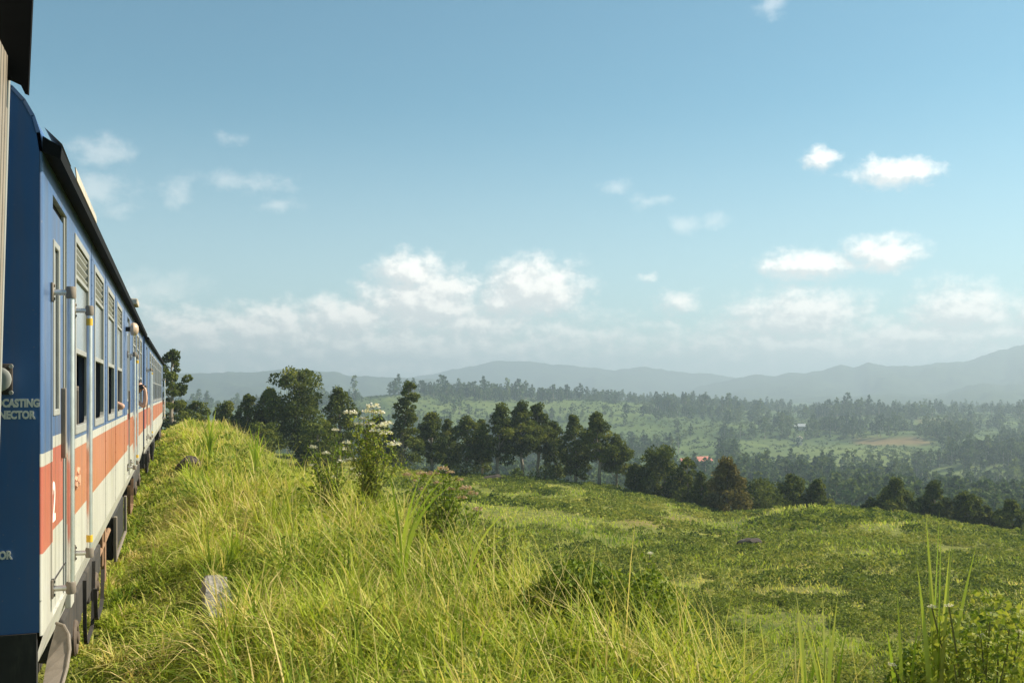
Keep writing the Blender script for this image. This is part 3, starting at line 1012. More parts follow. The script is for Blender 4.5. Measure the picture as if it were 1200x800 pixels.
# --- what only the near end shows
fl = MB()                                               # loose beige sheet riding on the gutter
fl.add([(0.100, 0.85, 1.322 + ZB), (0.100, 2.52, 1.322 + ZB), (0.094, 2.56, 1.383 + ZB), (0.096, 0.80, 1.392 + ZB),
        (0.094, 0.85, 1.322 + ZB), (0.094, 2.52, 1.322 + ZB), (0.088, 2.56, 1.383 + ZB), (0.090, 0.80, 1.392 + ZB)],
       [(0, 1, 2, 3), (7, 6, 5, 4), (0, 4, 5, 1), (1, 5, 6, 2), (2, 6, 7, 3), (3, 7, 4, 0)], 0)
fl.add([(0.099, -0.01, 1.345 + ZB), (0.099, 0.5, 1.330 + ZB), (0.04, 0.5, 1.375 + ZB), (0.01, -0.01, 1.43 + ZB)], [(0, 1, 2, 3), (3, 2, 1, 0)], 0)
fl.build('roof_flap', [M['roof']], car)['label'] = 'bent beige sheet on the gutter'
so = MB()                                               # socket of the cable connector on the end wall
so.box((-0.25, -0.02, -0.01 + ZB), (-0.143, -0.002, 0.155 + ZB), 2, .006)
so.lathe((-0.205, -0.02, 0.07 + ZB), (0, -1, 0), [(0, .055), (.05, .055), (.055, .066), (.085, .066), (.09, .058), (.09, .04)], 18, 1)
for dz in (0, .14):
    so.lathe((-0.15, -0.02, dz + ZB), (0, -1, 0), [(0, .012), (.012, .011)], 8, 1)
so.build('cable_socket', [M['rust'], M['cream'], M['under']], car, True)
build_text('BROADCASTING', 0.058, car, 'lettering', (-0.014, -0.0035, -0.075 + ZB), (R(90), 0, 0), M['letter'], 0.0015, 0.0030, sx=0.74)
build_text('CONNECTOR', 0.058, car, 'lettering', (-0.038, -0.0035, -0.138 + ZB), (R(90), 0, 0), M['letter'], 0.0015, 0.0030, sx=0.74)
build_text('CONNECTOR', 0.058, car, 'lettering', (-0.150, -0.0035, -0.885 + ZB), (R(90), 0, 0), M['letter'], 0.0015, 0.0030, sx=0.74)
build_text('2', 0.33, car, 'class_number', (-0.0115, 0.65, -0.765 + ZB), (R(90), 0, R(90)), M['letter'], 0.0015, 0.006, align='CENTER', sx=0.95)
# faded hand-painted emblem on the orange band
for cy, cz, sg in ((1.90, -0.650, .030), (2.08, -0.620, .048)):
    em = MB()
    em.tube([(0.003, cy + sg * math.cos(q * .52 + .8) * (1 if q < 9 else .55), cz + ZB + sg * math.sin(q * .52 + .8) * 1.3) for q in range(12)], .014, 5, 0)
    em.build('emblem', [M['emblem']], car, True)
# bent step plate hanging under the near door
st = MB()
rim = [(0.0, 0.66, -1.385), (0.045, 0.62, -1.395), (0.082, 0.52, -1.43), (0.098, 0.40, -1.49), (0.095, 0.28, -1.56), (0.080, 0.17, -1.63), (0.058, 0.09, -1.72), (0.052, 0.04, -1.86)]
inn = [(0.0, 0.66, -1.385), (-0.01, 0.58, -1.45), (-0.02, 0.48, -1.51), (-0.02, 0.38, -1.54), (-0.02, 0.28, -1.58), (-0.02, 0.17, -1.63), (-0.02, 0.09, -1.70), (-0.02, 0.04, -1.86)]
n = len(rim)
st.add([(s, y, z + ZB) for s, y, z in rim] + [(s, y, z + ZB) for s, y, z in inn] + [(s, y, z + ZB - .012) for s, y, z in rim] + [(s, y, z + ZB - .012) for s, y, z in inn],
       [f for i in range(n - 1) for f in ((i, i + 1, n + i + 1, n + i), (2 * n + i, 3 * n + i, 3 * n + i + 1, 2 * n + i + 1), (i, 2 * n + i, 2 * n + i + 1, i + 1))], 0)
st.tube([(s, y, z + ZB) for s, y, z in rim], .010, 8, 0)
st.build('door_step', [M['dust']], car, False)
strap(car, 2.45, 3.35, -1.45, -1.99, 0.03, w=.028)
strap(car, 3.0, 3.9, -1.62, -1.92, 0.07, w=.03)
pk = MB()
pk.box((-0.03, 1.46, -1.46 + ZB), (0.012, 1.66, -1.28 + ZB), 0, .006)
pk.build('bracket', [M['white']], car)
# battery box, posts and tanks under the floor
bx = MB()
bx.box((-0.75, 7.55, -2.10 + ZB), (-0.05, 10.2, -1.552 + ZB), 0, .02)
bx.build('battery_box', [M['black']], car)
bf = MB()
bf.box((-0.045, 7.50, -2.12 + ZB), (-0.005, 7.58, -1.552 + ZB), 0, .01)
bf.box((-0.045, 10.16, -2.12 + ZB), (-0.005, 10.24, -1.552 + ZB), 0, .01)
bf.box((-0.043, 7.58, -2.12 + ZB), (-0.008, 10.16, -2.075 + ZB), 0, .01)
bf.build('box_frame', [M['dust']], car)
po = MB()
po.box((-0.12, 6.35, -2.16 + ZB), (-0.07, 6.50, -1.552 + ZB), 0, .01)
po.box((-0.12, 5.95, -1.92 + ZB), (-0.07, 6.05, -1.552 + ZB), 0, .01)
po.tube([(-.1, 5.2, -1.75 + ZB), (-.1, 7.4, -1.70 + ZB)], .03, 8, 0)
po.build('brake_gear', [M['rust']], car)
tk = MB()
tk.lathe((-.5, 11.2, -1.80 + ZB), (0, 1, 0), [(0, .05), (.05, .2), (.1, .24), (1.5, .24), (1.55, .2), (1.6, .05)], 16, 0)
tk.build('air_tank', [M['under']], car, True)
strap(car, 11.9, 13.3, -1.55, -2.05, -0.02, 'rust')
# side lamp by the second door
lp = MB()
lp.tube([(0.0, 9.72, 0.93 + ZB), (0.07, 9.72, 0.93 + ZB)], .035, 10, 0)
lp.lathe((0.06, 9.72, 0.93 + ZB), (1, 0, 0), [(0, .05), (.01, .085), (.05, .10), (.09, .085), (.115, .05), (.12, .01)], 16, 1)
lp.build('side_lamp', [M['black'], M['lampglass']], car, True)
vent = MB()
vent.box((0.02, 10.9, 1.39 + ZB), (0.13, 11.5, 1.49 + ZB), 0, .02)
vent.build('roof_vent', [M['roof']], car)

car2 = make_car('train_carriage', 'last visible blue carriage at the bend, narrow strip beyond the dark end panel', 25.55, 23.2,
                [(1.0, 0.85), (21.3, 0.85)], [4.2, 6.05, 7.9, 9.75, 11.6, 13.45, 15.3, 17.15, 19.0], xs=-0.665, rot=-0.0075,
                bogies=[(2.3, 4.4), (18.4, 20.5)], rails=[(0.9, False), (2.1, True), (21.15, False), (22.4, True)], seams=[3.2, 6.97, 10.67, 14.4, 18.1])
b2 = MB()
b2.box((-0.75, 8.0, -2.10 + ZB), (-0.05, 11.0, -1.552 + ZB), 0, .02)
b2.build('battery_box', [M['black']], car2)
strap(car2, 0.6, 1.9, -1.5, -2.0, 0.03)
strap(car2, 5.2, 6.6, -1.5, -2.0, 0.03)

# --- the carriage the picture is taken from: only the rear end of its side is in view
own = thing('train_carriage', 'beige ribbed carriage side at the left edge, with black roof end above', 'train carriage', (-0.757, 4.72, -ZB), 'carriages of the blue train', (0, R(1.5), 0))
ob = MB()
Z0, Z1 = -1.31 + ZB, 1.42 + ZB
y = -0.035
ob.box((-0.06, -0.03, Z0), (0.0, 0.0, Z1), 2, .004)
while y > -1.2:
    ob.box((-0.05, y - 0.046, Z0), (-0.003, y, Z1), 0, .003)
    ob.box((-0.05, y - 0.0675, Z0), (-0.0045, y - 0.0465, Z1), 1)
    y -= 0.068
ob.box((-0.05, -17, Z0), (-0.010, y, Z1), 0)
ob.box((-WID, -17, Z0), (-0.055, -0.03, Z0 + .1), 0)
ob.box((-WID, -17, Z0), (-WID + .05, -0.03, Z1), 0)
ob.box((-WID + .05, -0.10, Z0 + .1), (-0.06, -0.04, Z1), 2)
ob.build('body', [M['strip'], M['stripblack'], M['cream']], own)
orf = MB()
nP = len(ROOFP)
orf.add([(s - 0.05, -17, z + ZB + .1) for s, z in ROOFP] + [(s - .05, -0.02, z + ZB + .1) for s, z in ROOFP], [(i, i + 1, nP + i + 1, nP + i) for i in range(nP - 1)], 0)
orf.build('roof', [M['roof']], own, True)
fe = MB()                                            # black weather strip hanging from the roof end
fe.prism([(-0.09, 1.32 + ZB), (0.005, 1.325 + ZB), (0.045, 1.31 + ZB), (0.062, 1.275 + ZB), (0.078, 1.27 + ZB), (0.088, 1.95 + ZB), (-0.09, 2.0 + ZB)], 1, -0.07, -0.032, 0)
fe.build('roof_end_strip', [M['rubber']], own)

# rails and sleepers, mostly lost in the grass
def track():
    for side, xr in ((0, -2.08 + .84), (1, -2.08 - .84)):
        b = MB()
        for y0 in range(-18, 60, 6):
            o0, o1 = float(track_x(y0)) + .68, float(track_x(y0 + 6)) + .68
            for pa, pb, za, zb_ in ((-.036, .036, -2.34, -2.305), (-.012, .012, -2.42, -2.34), (-.07, .07, -2.44, -2.42)):
                b.add([(xr + o0 + pa, y0, za), (xr + o0 + pb, y0, za), (xr + o1 + pb, y0 + 6, za), (xr + o1 + pa, y0 + 6, za),
                       (xr + o0 + pa, y0, zb_), (xr + o0 + pb, y0, zb_), (xr + o1 + pb, y0 + 6, zb_), (xr + o1 + pa, y0 + 6, zb_)],
                      [(0, 3, 2, 1), (4, 5, 6, 7), (1, 2, 6, 5), (3, 0, 4, 7)], 0)
        tag(b.build('rail', [M['rust']]), kind='structure')
    b = MB()
    y = -6.0
    while y < 56:
        o0 = float(track_x(y)) + .68
        b.box((-2.08 - 1.35 + o0, y, -2.55), (-2.08 + 1.35 + o0, y + .24, -2.435), 0, 0)
        y += 0.65
    tag(b.build('sleepers', [M['under']]), kind='structure')


track()

# ------------------------------------------------------------------ vegetation builders
def rot_frames(rng, n, up_bias=0.0):
    """random unit normals and two tangents"""
    nv = rng.normal(size=(n, 3)); nv[:, 2] += up_bias
    nv /= np.linalg.norm(nv, axis=1, keepdims=True)
    r = rng.normal(size=(n, 3))
    u = np.cross(nv, r); u /= np.linalg.norm(u, axis=1, keepdims=True) + 1e-9
    return nv, u, np.cross(nv, u)


def leaf_quads(rng, P, size, aspect=0.45, up_bias=0.3, droop=0.0):
    """pointed leaves (rhombs folded along the middle) at the points P"""
    n = len(P)
    nv, u, w = rot_frames(rng, n, up_bias)
    if droop:
        u[:, 2] -= droop
        u /= np.linalg.norm(u, axis=1, keepdims=True)
        w = np.cross(nv, u); w /= np.linalg.norm(w, axis=1, keepdims=True) + 1e-9
    s = (size * rng.uniform(0.65, 1.3, n))[:, None]
    a = P - u * s * 0.5
    b = P + w * s * aspect * 0.5 - nv * s * 0.06
    c = P + u * s * 0.5
    d = P - w * s * aspect * 0.5 - nv * s * 0.06
    V = np.stack([a, b, c, d], 1).reshape(-1, 3)
    F = np.arange(4 * n).reshape(n, 4)
    return V, F


def blades(rng, X, Y, Z, h, w, lean, dirn, tint, bend=None):
    n = len(X)
    root = np.stack([X, Y, Z], 1)
    d = np.stack([np.cos(dirn), np.sin(dirn), np.zeros(n)], 1)
    tw = dirn + math.pi / 2 + rng.normal(0, 0.5, n)
    p = np.stack([np.cos(tw), np.sin(tw), np.zeros(n)], 1)
    Vs = []
    for t, ww in ((0.0, 0.8), (0.4, 1.0), (0.75, 0.62), (1.0, 0.0)):
        up = (h * (t - 0.42 * lean * lean * t * t * t))[:, None] * np.array([0, 0, 1.0])
        out = d * (h * lean * t * t)[:, None]
        c = root + up + out
        if ww > 0:
            Vs += [c - p * (w * ww * 0.5)[:, None], c + p * (w * ww * 0.5)[:, None]]
        else:
            Vs += [c]
    V = np.stack(Vs, 1).reshape(-1, 3)
    b = np.arange(n)[:, None] * 7
    Q = np.concatenate([b + np.array([[0, 1, 3, 2]]), b + np.array([[2, 3, 5, 4]])])
    T = b + np.array([[4, 5, 6]])
    return V, Q, T, np.repeat(tint, 7)


def join_parts(parts):
    V, F, off, tint, fm = [], {3: [], 4: []}, 0, [], {3: [], 4: []}
    for v, faces, tn, m in parts:
        for f in faces:
            f = np.asarray(f)
            F[f.shape[1]].append(f + off); fm[f.shape[1]].append(np.full(len(f), m))
        V.append(v); off += len(v)
        tint.append(np.broadcast_to(tn, (len(v),)))
    fl, ml = [], []
    for k in (4, 3):
        if F[k]:
            fl.append(np.concatenate(F[k])); ml.append(np.concatenate(fm[k]))
    return np.concatenate(V), fl, np.concatenate(ml), np.concatenate(tint)


# ------------------------------------------------------------------ trees
def tube_np(pts, rads, n=6):
    b = MB(); b.tube(pts, rads, n)
    return b


def tree_mesh(rng, H, Wd, kind, nleaf, leaf, base=0.25):
    """returns (trunk MB, crown parts). H height, Wd half width"""
    tr = MB()
    lean = rng.normal(0, 0.035, 2) * H
    if kind == 'lean': lean = np.array([0.10 * H * CS, -0.10 * H * SN])
    path = [Vector((0, 0, -0.6))]
    for t in (0.15, 0.35, 0.55, 0.75, 0.93):
        path.append(Vector((lean[0] * t ** 1.5 + rng.normal(0, .012) * H, lean[1] * t ** 1.5 + rng.normal(0, .012) * H, H * t)))
    r0 = 0.017 * H + 0.05
    tr.tube(path, [r0 * q for q in (1.25, 1.0, .85, .62, .38, .14)], 8)
    def axis(t):
        q = t * 5.0
        ts = (0, .15, .35, .55, .75, .93)
        for i in range(5):
            if t <= ts[i + 1] or i == 4:
                f = (t - ts[i]) / (ts[i + 1] - ts[i])
                return path[i].lerp(path[i + 1], min(f, 1.1))
    # crown clumps
    prof = {'column': lambda t: (0.72 + 0.5 * math.sin(math.pi * min(1, t * 1.1))) * (1 - t ** 3.2) * 0.86 + 0.05,
            'cone': lambda t: 1.05 * (1 - t) ** 0.75 + 0.06,
            'umbrella': lambda t: (0.45 + 0.85 * t) * math.sqrt(max(0, 1 - max(0, (t - 0.45) / 0.56) ** 2)) + 0.03,
            'open': lambda t: (0.55 + 0.6 * math.sin(math.pi * t)) * (1 - 0.75 * t ** 2),
            'lean': lambda t: (1.0 - 0.70 * t),
            'round': lambda t: math.sqrt(max(0.02, 1 - (2 * t - 0.95) ** 2 * 0.9))}[kind]
    ncl = {'column': 54, 'cone': 60, 'umbrella': 60, 'open': 46, 'lean': 60, 'round': 46}[kind]
    clumps = []
    for i in range(ncl):
        t = (i + rng.random()) / ncl
        t = t ** (0.85 if kind in ('column', 'umbrella') else 1.05)
        a = i * 2.399 + rng.normal(0, .5)
        rr = Wd * prof(t) * (rng.random() ** 0.42)
        z = H * (base + (0.97 - base) * t)
        ax = axis(min(0.93, z / H))
        c = Vector((ax.x + math.cos(a) * rr, ax.y + math.sin(a) * rr, z + rng.normal(0, .02) * H))
        cr = Wd * (0.30 if kind in ('open', 'lean') else 0.40) * rng.uniform(0.6, 1.2) * (1.0 - 0.35 * t)
        clumps.append((c, cr, ax))
    for c, cr, ax in clumps[::2]:
        s = Vector((ax.x, ax.y, max(H * base * 0.6, c.z - (c - ax).to_2d().length * 0.9 - 0.3)))
        zt = min(0.9, s.z / H); q = axis(zt); s = Vector((q.x, q.y, s.z))
        mid = s.lerp(c, 0.5) + Vector((0, 0, 0.04 * H * (0.3 - rng.random())))
        tr.tube([s, mid, c], [r0 * .22, r0 * .14, r0 * .05], 4, 0, False)
    # leaves: shell of every clump, flattened, looser at its edge
    wsum = sum(cr ** 2 for _, cr, _ in clumps)
    P, tn = [], []
    for c, cr, ax in clumps:
        k = max(12, int(nleaf * cr ** 2 / wsum))
        d = rng.normal(size=(k, 3)); d /= np.linalg.norm(d, axis=1, keepdims=True)
        rad = cr * (0.55 + 0.55 * rng.random(k) ** 0.6)
        sub = rng.normal(size=(6, 3)); sub /= np.linalg.norm(sub, axis=1, keepdims=True)
        lob = np.max(d @ sub.T, axis=1)
        rad *= 0.62 + 0.5 * lob
        p = np.array(c) + d * rad[:, None] * np.array([1, 1, 0.72])
        P.append(p)
        tn.append(np.clip(np.full(k, 0.34 + rng.normal(0, 0.13)) + rng.normal(0, 0.12, k), 0, 1))
    P = np.concatenate(P); tn = np.concatenate(tn)
    V, F = leaf_quads(rng, P, leaf, 0.55, 0.5, 0.2)
    return tr, V, F, np.repeat(tn, 4)


def plant_tree(name, label, c, D, top_row, base_row, half_px, kind, seed, mat='euc', nleaf=3600, leaf=0.30, base=0.22, group='trees standing behind the tea field', tall=0.0):
    rng = np.random.default_rng(seed)
    x, y = at(c, D)
    z0 = gz(x, y)
    ztop = -(top_row - 460) * D / FPX
    H = ztop - z0
    tr, V, F, tn = tree_mesh(rng, H, half_px * D / FPX, kind, nleaf, leaf, base)
    root = thing(name, label, 'tree', (float(x), float(y), z0), group)
    tr.build('trunk', M['bark'], root, True)
    me = np_mesh('crown', V, [F], [M[mat]], tint=tn)
    obj('crown', me, root)
    return root


TREES = [
    # label, col, D, top, half width px, kind, mat, leaves
    ('tall ragged eucalyptus with sky gaps just right of the train end', 203, 95, 405, 24, 'open', 'euc', 4200, .26, .16),
    ('low dark tree between the ragged eucalyptus and the grass bank', 232, 100, 470, 17, 'round', 'euc', 2200, .28, .1),
    ('small round-headed tree left of the narrow tree pair', 264, 104, 469, 15, 'round', 'euc', 2000, .28, .2),
    ('slim tree with feathery top left of the umbrella tree', 289, 104, 461, 15, 'column', 'euc', 2200, .28, .15),
    ('narrow upright tree touching the umbrella tree on its left', 313, 106, 453, 18, 'column', 'euc', 2800, .28, .15),
    ('broad umbrella-crowned tree, widest above the grass bank', 348, 104, 431, 34, 'umbrella', 'euc', 6500, .28, .12),
    ('dense dark oval tree right of the umbrella tree', 396, 106, 454, 21, 'column', 'euc', 3600, .28, .12),
    ('dark low tree filling the foot of the umbrella tree', 372, 96, 492, 24, 'round', 'euc', 2600, .28, .05),
    ('dark low tree at the foot of the slim tree', 303, 96, 495, 24, 'round', 'euc', 2400, .28, .05),
    ('dark tree half hidden behind the white-flowered shrub', 441, 112, 488, 22, 'column', 'euc', 2800, .28, .1),
    ('leaning one-sided tree with a bare gap, tallest of the middle row', 470, 112, 444, 22, 'lean', 'euc', 4200, .28, .12),
    ('rounded tree right of the leaning tree', 506, 116, 481, 19, 'column', 'euc', 3400, .28, 0.2),
    ('narrow dull tree set back beside the rounded tree', 527, 124, 489, 13, 'column', 'euc', 2000, .30, .15),
    ('medium tree with a flat shoulder in the middle row', 546, 117, 487, 19, 'column', 'euc', 3200, .28, 0.26),
    ('thin pale tree squeezed behind the middle row', 566, 126, 491, 13, 'column', 'euc', 1900, .30, .2),
    ('dark broad tree left of the twin tall trees', 583, 117, 477, 22, 'column', 'euc', 4000, .28, 0.24),
    ('left one of the twin tall trees with bare grey trunk', 611, 118, 471, 20, 'column', 'euc', 4200, .28, 0.36),
    ('right one of the twin tall trees with bare grey trunk', 632, 120, 472, 19, 'column', 'euc', 3800, .28, 0.38),
    ('shadowy tree on the right flank of the twin tall trees', 651, 121, 492, 16, 'column', 'euc', 2600, .28, .12),
    ('slender dense tree left of the white-trunked tree', 675, 117, 486, 18, 'column', 'euc', 3600, .28, .1),
    ('tall white-trunked tree with sunlit right side', 702, 115, 484, 19, 'column', 'euc', 4200, .28, 0.36),
    ('shorter tree leaning on the white-trunked tree from the right', 722, 116, 510, 16, 'column', 'euc', 2800, .28, 0.34),
    ('small dark tree between the white-trunked tree and the wide bushy one', 745, 114, 543, 11, 'round', 'euc', 1600, .26, .1),
    ('wide bushy dark tree at the dip of the field edge', 779, 112, 525, 30, 'round', 'euc', 5200, .28, .06),
    ('small dull tree right of the wide bushy one', 806, 110, 538, 14, 'round', 'euc', 1800, .28, .06),
    ('little pointed tree beside the bronze conifer', 823, 108, 552, 13, 'cone', 'euc', 1900, .26, .06),
    ('bronze conifer-shaped tree with tiered golden branches', 852, 104, 536, 23, 'cone', 'bronze', 4600, .28, .08),
    ('low spreading tree at the saddle of the field', 889, 112, 564, 27, 'umbrella', 'euc', 3200, .28, .05),
    ('dark round tree rising behind the left slope of the knoll', 926, 108, 557, 18, 'round', 'euc', 3000, .28, .05),
    ('dark pointed tree rising behind the left slope of the knoll', 957, 108, 561, 16, 'cone', 'euc', 2600, .28, .05),
    ('small dark tree at the left end of the row behind the knoll', 1021, 104, 584, 11, 'round', 'euc', 1500, .27, .05),
    ('large dark tree, biggest of the row behind the knoll', 1051, 104, 562, 23, 'column', 'euc', 4400, .28, .05),
    ('dark domed tree second in size behind the knoll', 1095, 104, 564, 20, 'column', 'euc', 3600, .28, .05),
    ('sunlit-topped tree behind the knoll right of the domed tree', 1134, 102, 577, 19, 'umbrella', 'euc', 3200, .28, .05),
    ('slight tree in the gap near the right end of the knoll row', 1156, 102, 592, 11, 'column', 'euc', 1500, .27, .05),
    ('rounded dark tree last in the row behind the knoll', 1184, 100, 586, 21, 'column', 'euc', 3800, .28, .05),
    ('tree cut by the right edge of the picture behind the knoll', 1216, 104, 575, 20, 'column', 'euc', 2600, .28, .05),
]
for i, (lb, c, D, top, hw, kd, mt, nl, lf, bs) in enumerate(TREES):
    plant_tree('eucalyptus_tree' if mt == 'euc' else 'bronze_tree', lb, c, D, top, 0, hw * (0.92 if c > 1000 else 1.04), kd, 100 + i, mt, int(nl * 1.7), lf * 1.12, bs)
# small bush at the foot of the twin trees and scrub along the far edge of the field
for i, (c, D, hpx, wpx, lb) in enumerate([(606, 113, 14, 8, 'little yellow-green bush in front of the twin tall trunks'), (470, 110, 24, 26, 'scrubby undergrowth below the leaning tree'),
                                          (640, 116, 16, 20, 'scrub at the foot of the shadowy tree'), (540, 115, 14, 22, 'scrub under the flat-shouldered tree'),
                                          (905, 104, 20, 20, 'scrub in the saddle right of the bronze conifer'), (800, 108, 20, 18, 'scrub below the small dull tree')]):
    rng = np.random.default_rng(400 + i)
    x, y = at(c, D); z0 = gz(x, y)
    tr, V, F, tn = tree_mesh(rng, hpx * D / FPX, wpx * D / FPX, 'round', 900, .22, 0.02)
    root = thing('bush', lb, 'bush', (float(x), float(y), z0), 'bushes under the trees')
    tr.build('stem', M['twig'], root, True)
    obj('foliage', np_mesh('foliage', V, [F], [M['tea' if i == 0 else 'euc']], tint=tn), root)


# --- wooded hillside across the valley: many small trees
def far_tree_variant(seed, H, hw, nleaf, leaf, kind):
    rng = np.random.default_rng(seed)
    k = {'tall': 'column', 'wide': 'round', 'thin': 'open'}[kind]
    tr = MB(); tr.tube([(0, 0, -1.0), (rng.normal(0, .02) * H, rng.normal(0, .02) * H, H * .5), (0, 0, H * .9)], [.02 * H, .014 * H, .004 * H], 4)
    n = nleaf
    t = rng.random(n)
    pr = {'tall': (0.75 + .4 * np.sin(math.pi * t)) * (1 - t ** 3), 'wide': np.sqrt(np.clip(1 - (2 * t - 1) ** 2, .05, 1)), 'thin': .35 + .75 * np.abs(np.sin(t * 8 + seed)) * (1 - t ** 2)}[kind]
    a = rng.random(n) * 2 * math.pi
    lob = 0.75 + .35 * np.sin(a * 3 + t * 9 + seed)
    r = hw * pr * np.sqrt(rng.random(n)) * lob
    b = {'tall': .2, 'wide': .15, 'thin': .35}[kind]
    P = np.stack([np.cos(a) * r, np.sin(a) * r, H * (b + (1 - b) * t)], 1)
    V, F = leaf_quads(rng, P, leaf, .7, .4)
    tn = np.repeat(np.clip(rng.normal(.4, .16) + rng.normal(0, .12, n), 0, 1), 4)
    tv = np.array(tr.V); tf = [f for f in tr.F if len(f) == 4]
    return (V, F, tn, tv, np.array(tf))


VAR = [far_tree_variant(700 + i, *q) for i, q in enumerate([(9, 2.8, 84, 1.5, 'tall'), (11, 3.0, 90, 1.6, 'tall'), (8.5, 4.0, 90, 1.7, 'wide'), (7, 3.6, 76, 1.5, 'wide'),
                                                            (12, 2.8, 66, 1.5, 'thin'), (7.5, 3.2, 70, 1.4, 'wide'), (9.5, 3.8, 90, 1.6, 'wide'), (5.5, 3.0, 60, 1.4, 'wide')])]
VAR_ME = []
for v in VAR:
    V, F, tn, tv, tf = v
    VV, fl, fm, tt = join_parts([(V, [F], tn, 0), (tv, [tf], 0.5, 1)])
    VAR_ME.append(np_mesh('far_tree', VV, fl, [M['far'], M['bark']], fm, tint=tt))

OPEN = [(815, 537, 24, 19), (1156, 516, 18, 12), (938, 503, 12, 9), (1005, 535, 100, 20), (1035, 524, 72, 11), (480, 472, 32, 12), (600, 478, 90, 9), (905, 545, 46, 9), (1150, 556, 60, 9), (900, 528, 40, 12),
        (560, 492, 60, 8), (700, 480, 60, 6), (440, 470, 20, 14), (760, 505, 40, 6), (650, 500, 60, 6), (1085, 500, 34, 7), (1110, 575, 30, 5)]


def build_far_woods():
    rng = np.random.default_rng(77)
    n = 38000
    D = np.exp(rng.uniform(math.log(210), math.log(1500), n))
    c = rng.uniform(200, 1330, n)
    x, y = at(c, D)
    z = ground_z(x, y)
    row = row_of(x, y, z)
    dens = sst(-0.06, 0.16, fbm(x / 85 + 50, y / 85, 4)) * 0.86 + 0.12
    dens = dens * np.interp(D, [210, 330, 500, 800, 1000, 1100, 1500], [1.0, .95, .75, .62, .8, .7, .7])
    dens = np.where((c < 560) & (D > 600) & (D < 985), dens * 0.6, dens)
    op = np.zeros(n, bool)
    for pc, pr, a, b in OPEN:
        op |= (np.hypot((c - pc) / a, (row - pr) / b) < 1 + fbm(x / 20, y / 20, 2) * .6) & (D > 300)
    keep = (rng.random(n) < dens) & ~op & (row < 640)
    x, y, z, D, c = x[keep], y[keep], z[keep], D[keep], c[keep]
    rank = np.argsort(D)
    sc = rng.uniform(0.55, 1.25, len(x)) * np.interp(D, [210, 400, 1000], [0.80, .95, 1.15])
    sky = (np.abs(D - 1000) < 40) & (rng.random(len(x)) < .22)
    sc = np.where(sky, sc * 1.5, sc)
    ang = rng.random(len(x)) * 6.283
    vi = rng.integers(0, len(VAR), len(x))
    order = np.argsort(-(sc / D))
    single = order[:290]
    rest = order[290:]
    for i in single:
        o = obj('hillside_tree', VAR_ME[vi[i]], None, (float(x[i]), float(y[i]), float(z[i])))
        o.rotation_euler = (0, 0, float(ang[i])); s = float(sc[i]); o.scale = (s, s, s)
        tag(o, 'hazy tree in the wooded valley beyond the tea field', 'tree', 'trees in the wooded valley')
    print('far trees', len(x), 'rest', len(rest))
    for v in range(len(VAR)):
        pass
    parts = []
    for v, (V, F, tn, tv, tf) in enumerate(VAR):
        ids = rest[vi[rest] == v]
        if not len(ids): continue
        co, si = np.cos(ang[ids]), np.sin(ang[ids])
        for vv, ff, tt, m in ((V, F, tn, 0), (tv, tf, np.full(len(tv), .5), 1)):
            X = (vv[None, :, 0] * co[:, None] - vv[None, :, 1] * si[:, None]) * sc[ids, None] + x[ids, None]
            Yy = (vv[None, :, 0] * si[:, None] + vv[None, :, 1] * co[:, None]) * sc[ids, None] + y[ids, None]
            Zz = vv[None, :, 2] * sc[ids, None] + z[ids, None]
            W_ = np.stack([X, Yy, Zz], -1).reshape(-1, 3)
            FF = (ff[None] + (np.arange(len(ids)) * len(vv))[:, None, None]).reshape(-1, 4)
            off = np.repeat(rng.normal(.04, .20, len(ids)), len(vv))
            parts.append((W_, [FF], np.clip(np.tile(tt, len(ids)) + off, 0, 1), m))
    VV, fl, fm, tt = join_parts(parts)
    me = np_mesh('far_woodland', VV, fl, [M['far'], M['bark']], fm, tint=tt)
    tag(obj('far_woodland', me), kind='stuff')


build_far_woods()


def build_far_scrub():
    """tea and scrub on the open parts of the far hillside, too small to tell apart"""
    rng = np.random.default_rng(88)
    n = 26000
    D = np.sqrt(rng.uniform(230 ** 2, 1080 ** 2, n)); c = rng.uniform(330, 1300, n)
    x, y = at(c, D); z = ground_z(x, y)
    row = row_of(x, y, z)
    k = (patch(c, row, SOIL) < .3) & (rng.random(n) < np.clip(.5 + fbm(x / 40 + 9, y / 40, 3) * 2.5, .1, 1))
    x, y, z, D = x[k], y[k], z[k], D[k]; n = len(x)
    m = 7
    r = rng.uniform(.7, 2.1, n)
    d = rng.normal(size=(n, m, 3)); d[..., 2] = np.abs(d[..., 2]); d /= np.linalg.norm(d, axis=2, keepdims=True)
    P = np.stack([x, y, z], 1)[:, None, :] + d * r[:, None, None] * np.array([1, 1, .75]) * .7
    V, F = leaf_quads(rng, P.reshape(-1, 3), np.repeat(r, m) * .95, .7, .8)
    tn = np.repeat(np.clip(.6 + fbm(x / 60, y / 60 + 3, 3) * 1.4 + rng.normal(0, .25, n), 0, 1), m * 4)
    tag(obj('far_scrub', np_mesh('far_scrub', V, [F], [M['far']], tint=tn)), kind='stuff')


build_far_scrub()


# --- houses across the valley
M['tile'] = mat_simple('red_roof_tile', (0.52, 0.16, 0.10), 0.8, var=0.2, scale=1.2)
M['tin'] = mat_simple('pale_roof_sheet', (0.70, 0.68, 0.64), 0.5, var=0.1, scale=1.2)
M['plaster'] = mat_simple('plaster_wall', (0.62, 0.52, 0.42), 0.9, var=0.1, scale=1.0)
M['glass'] = mat_simple('window_glass', (0.05, 0.06, 0.07), 0.1, var=0.1, scale=1.0)


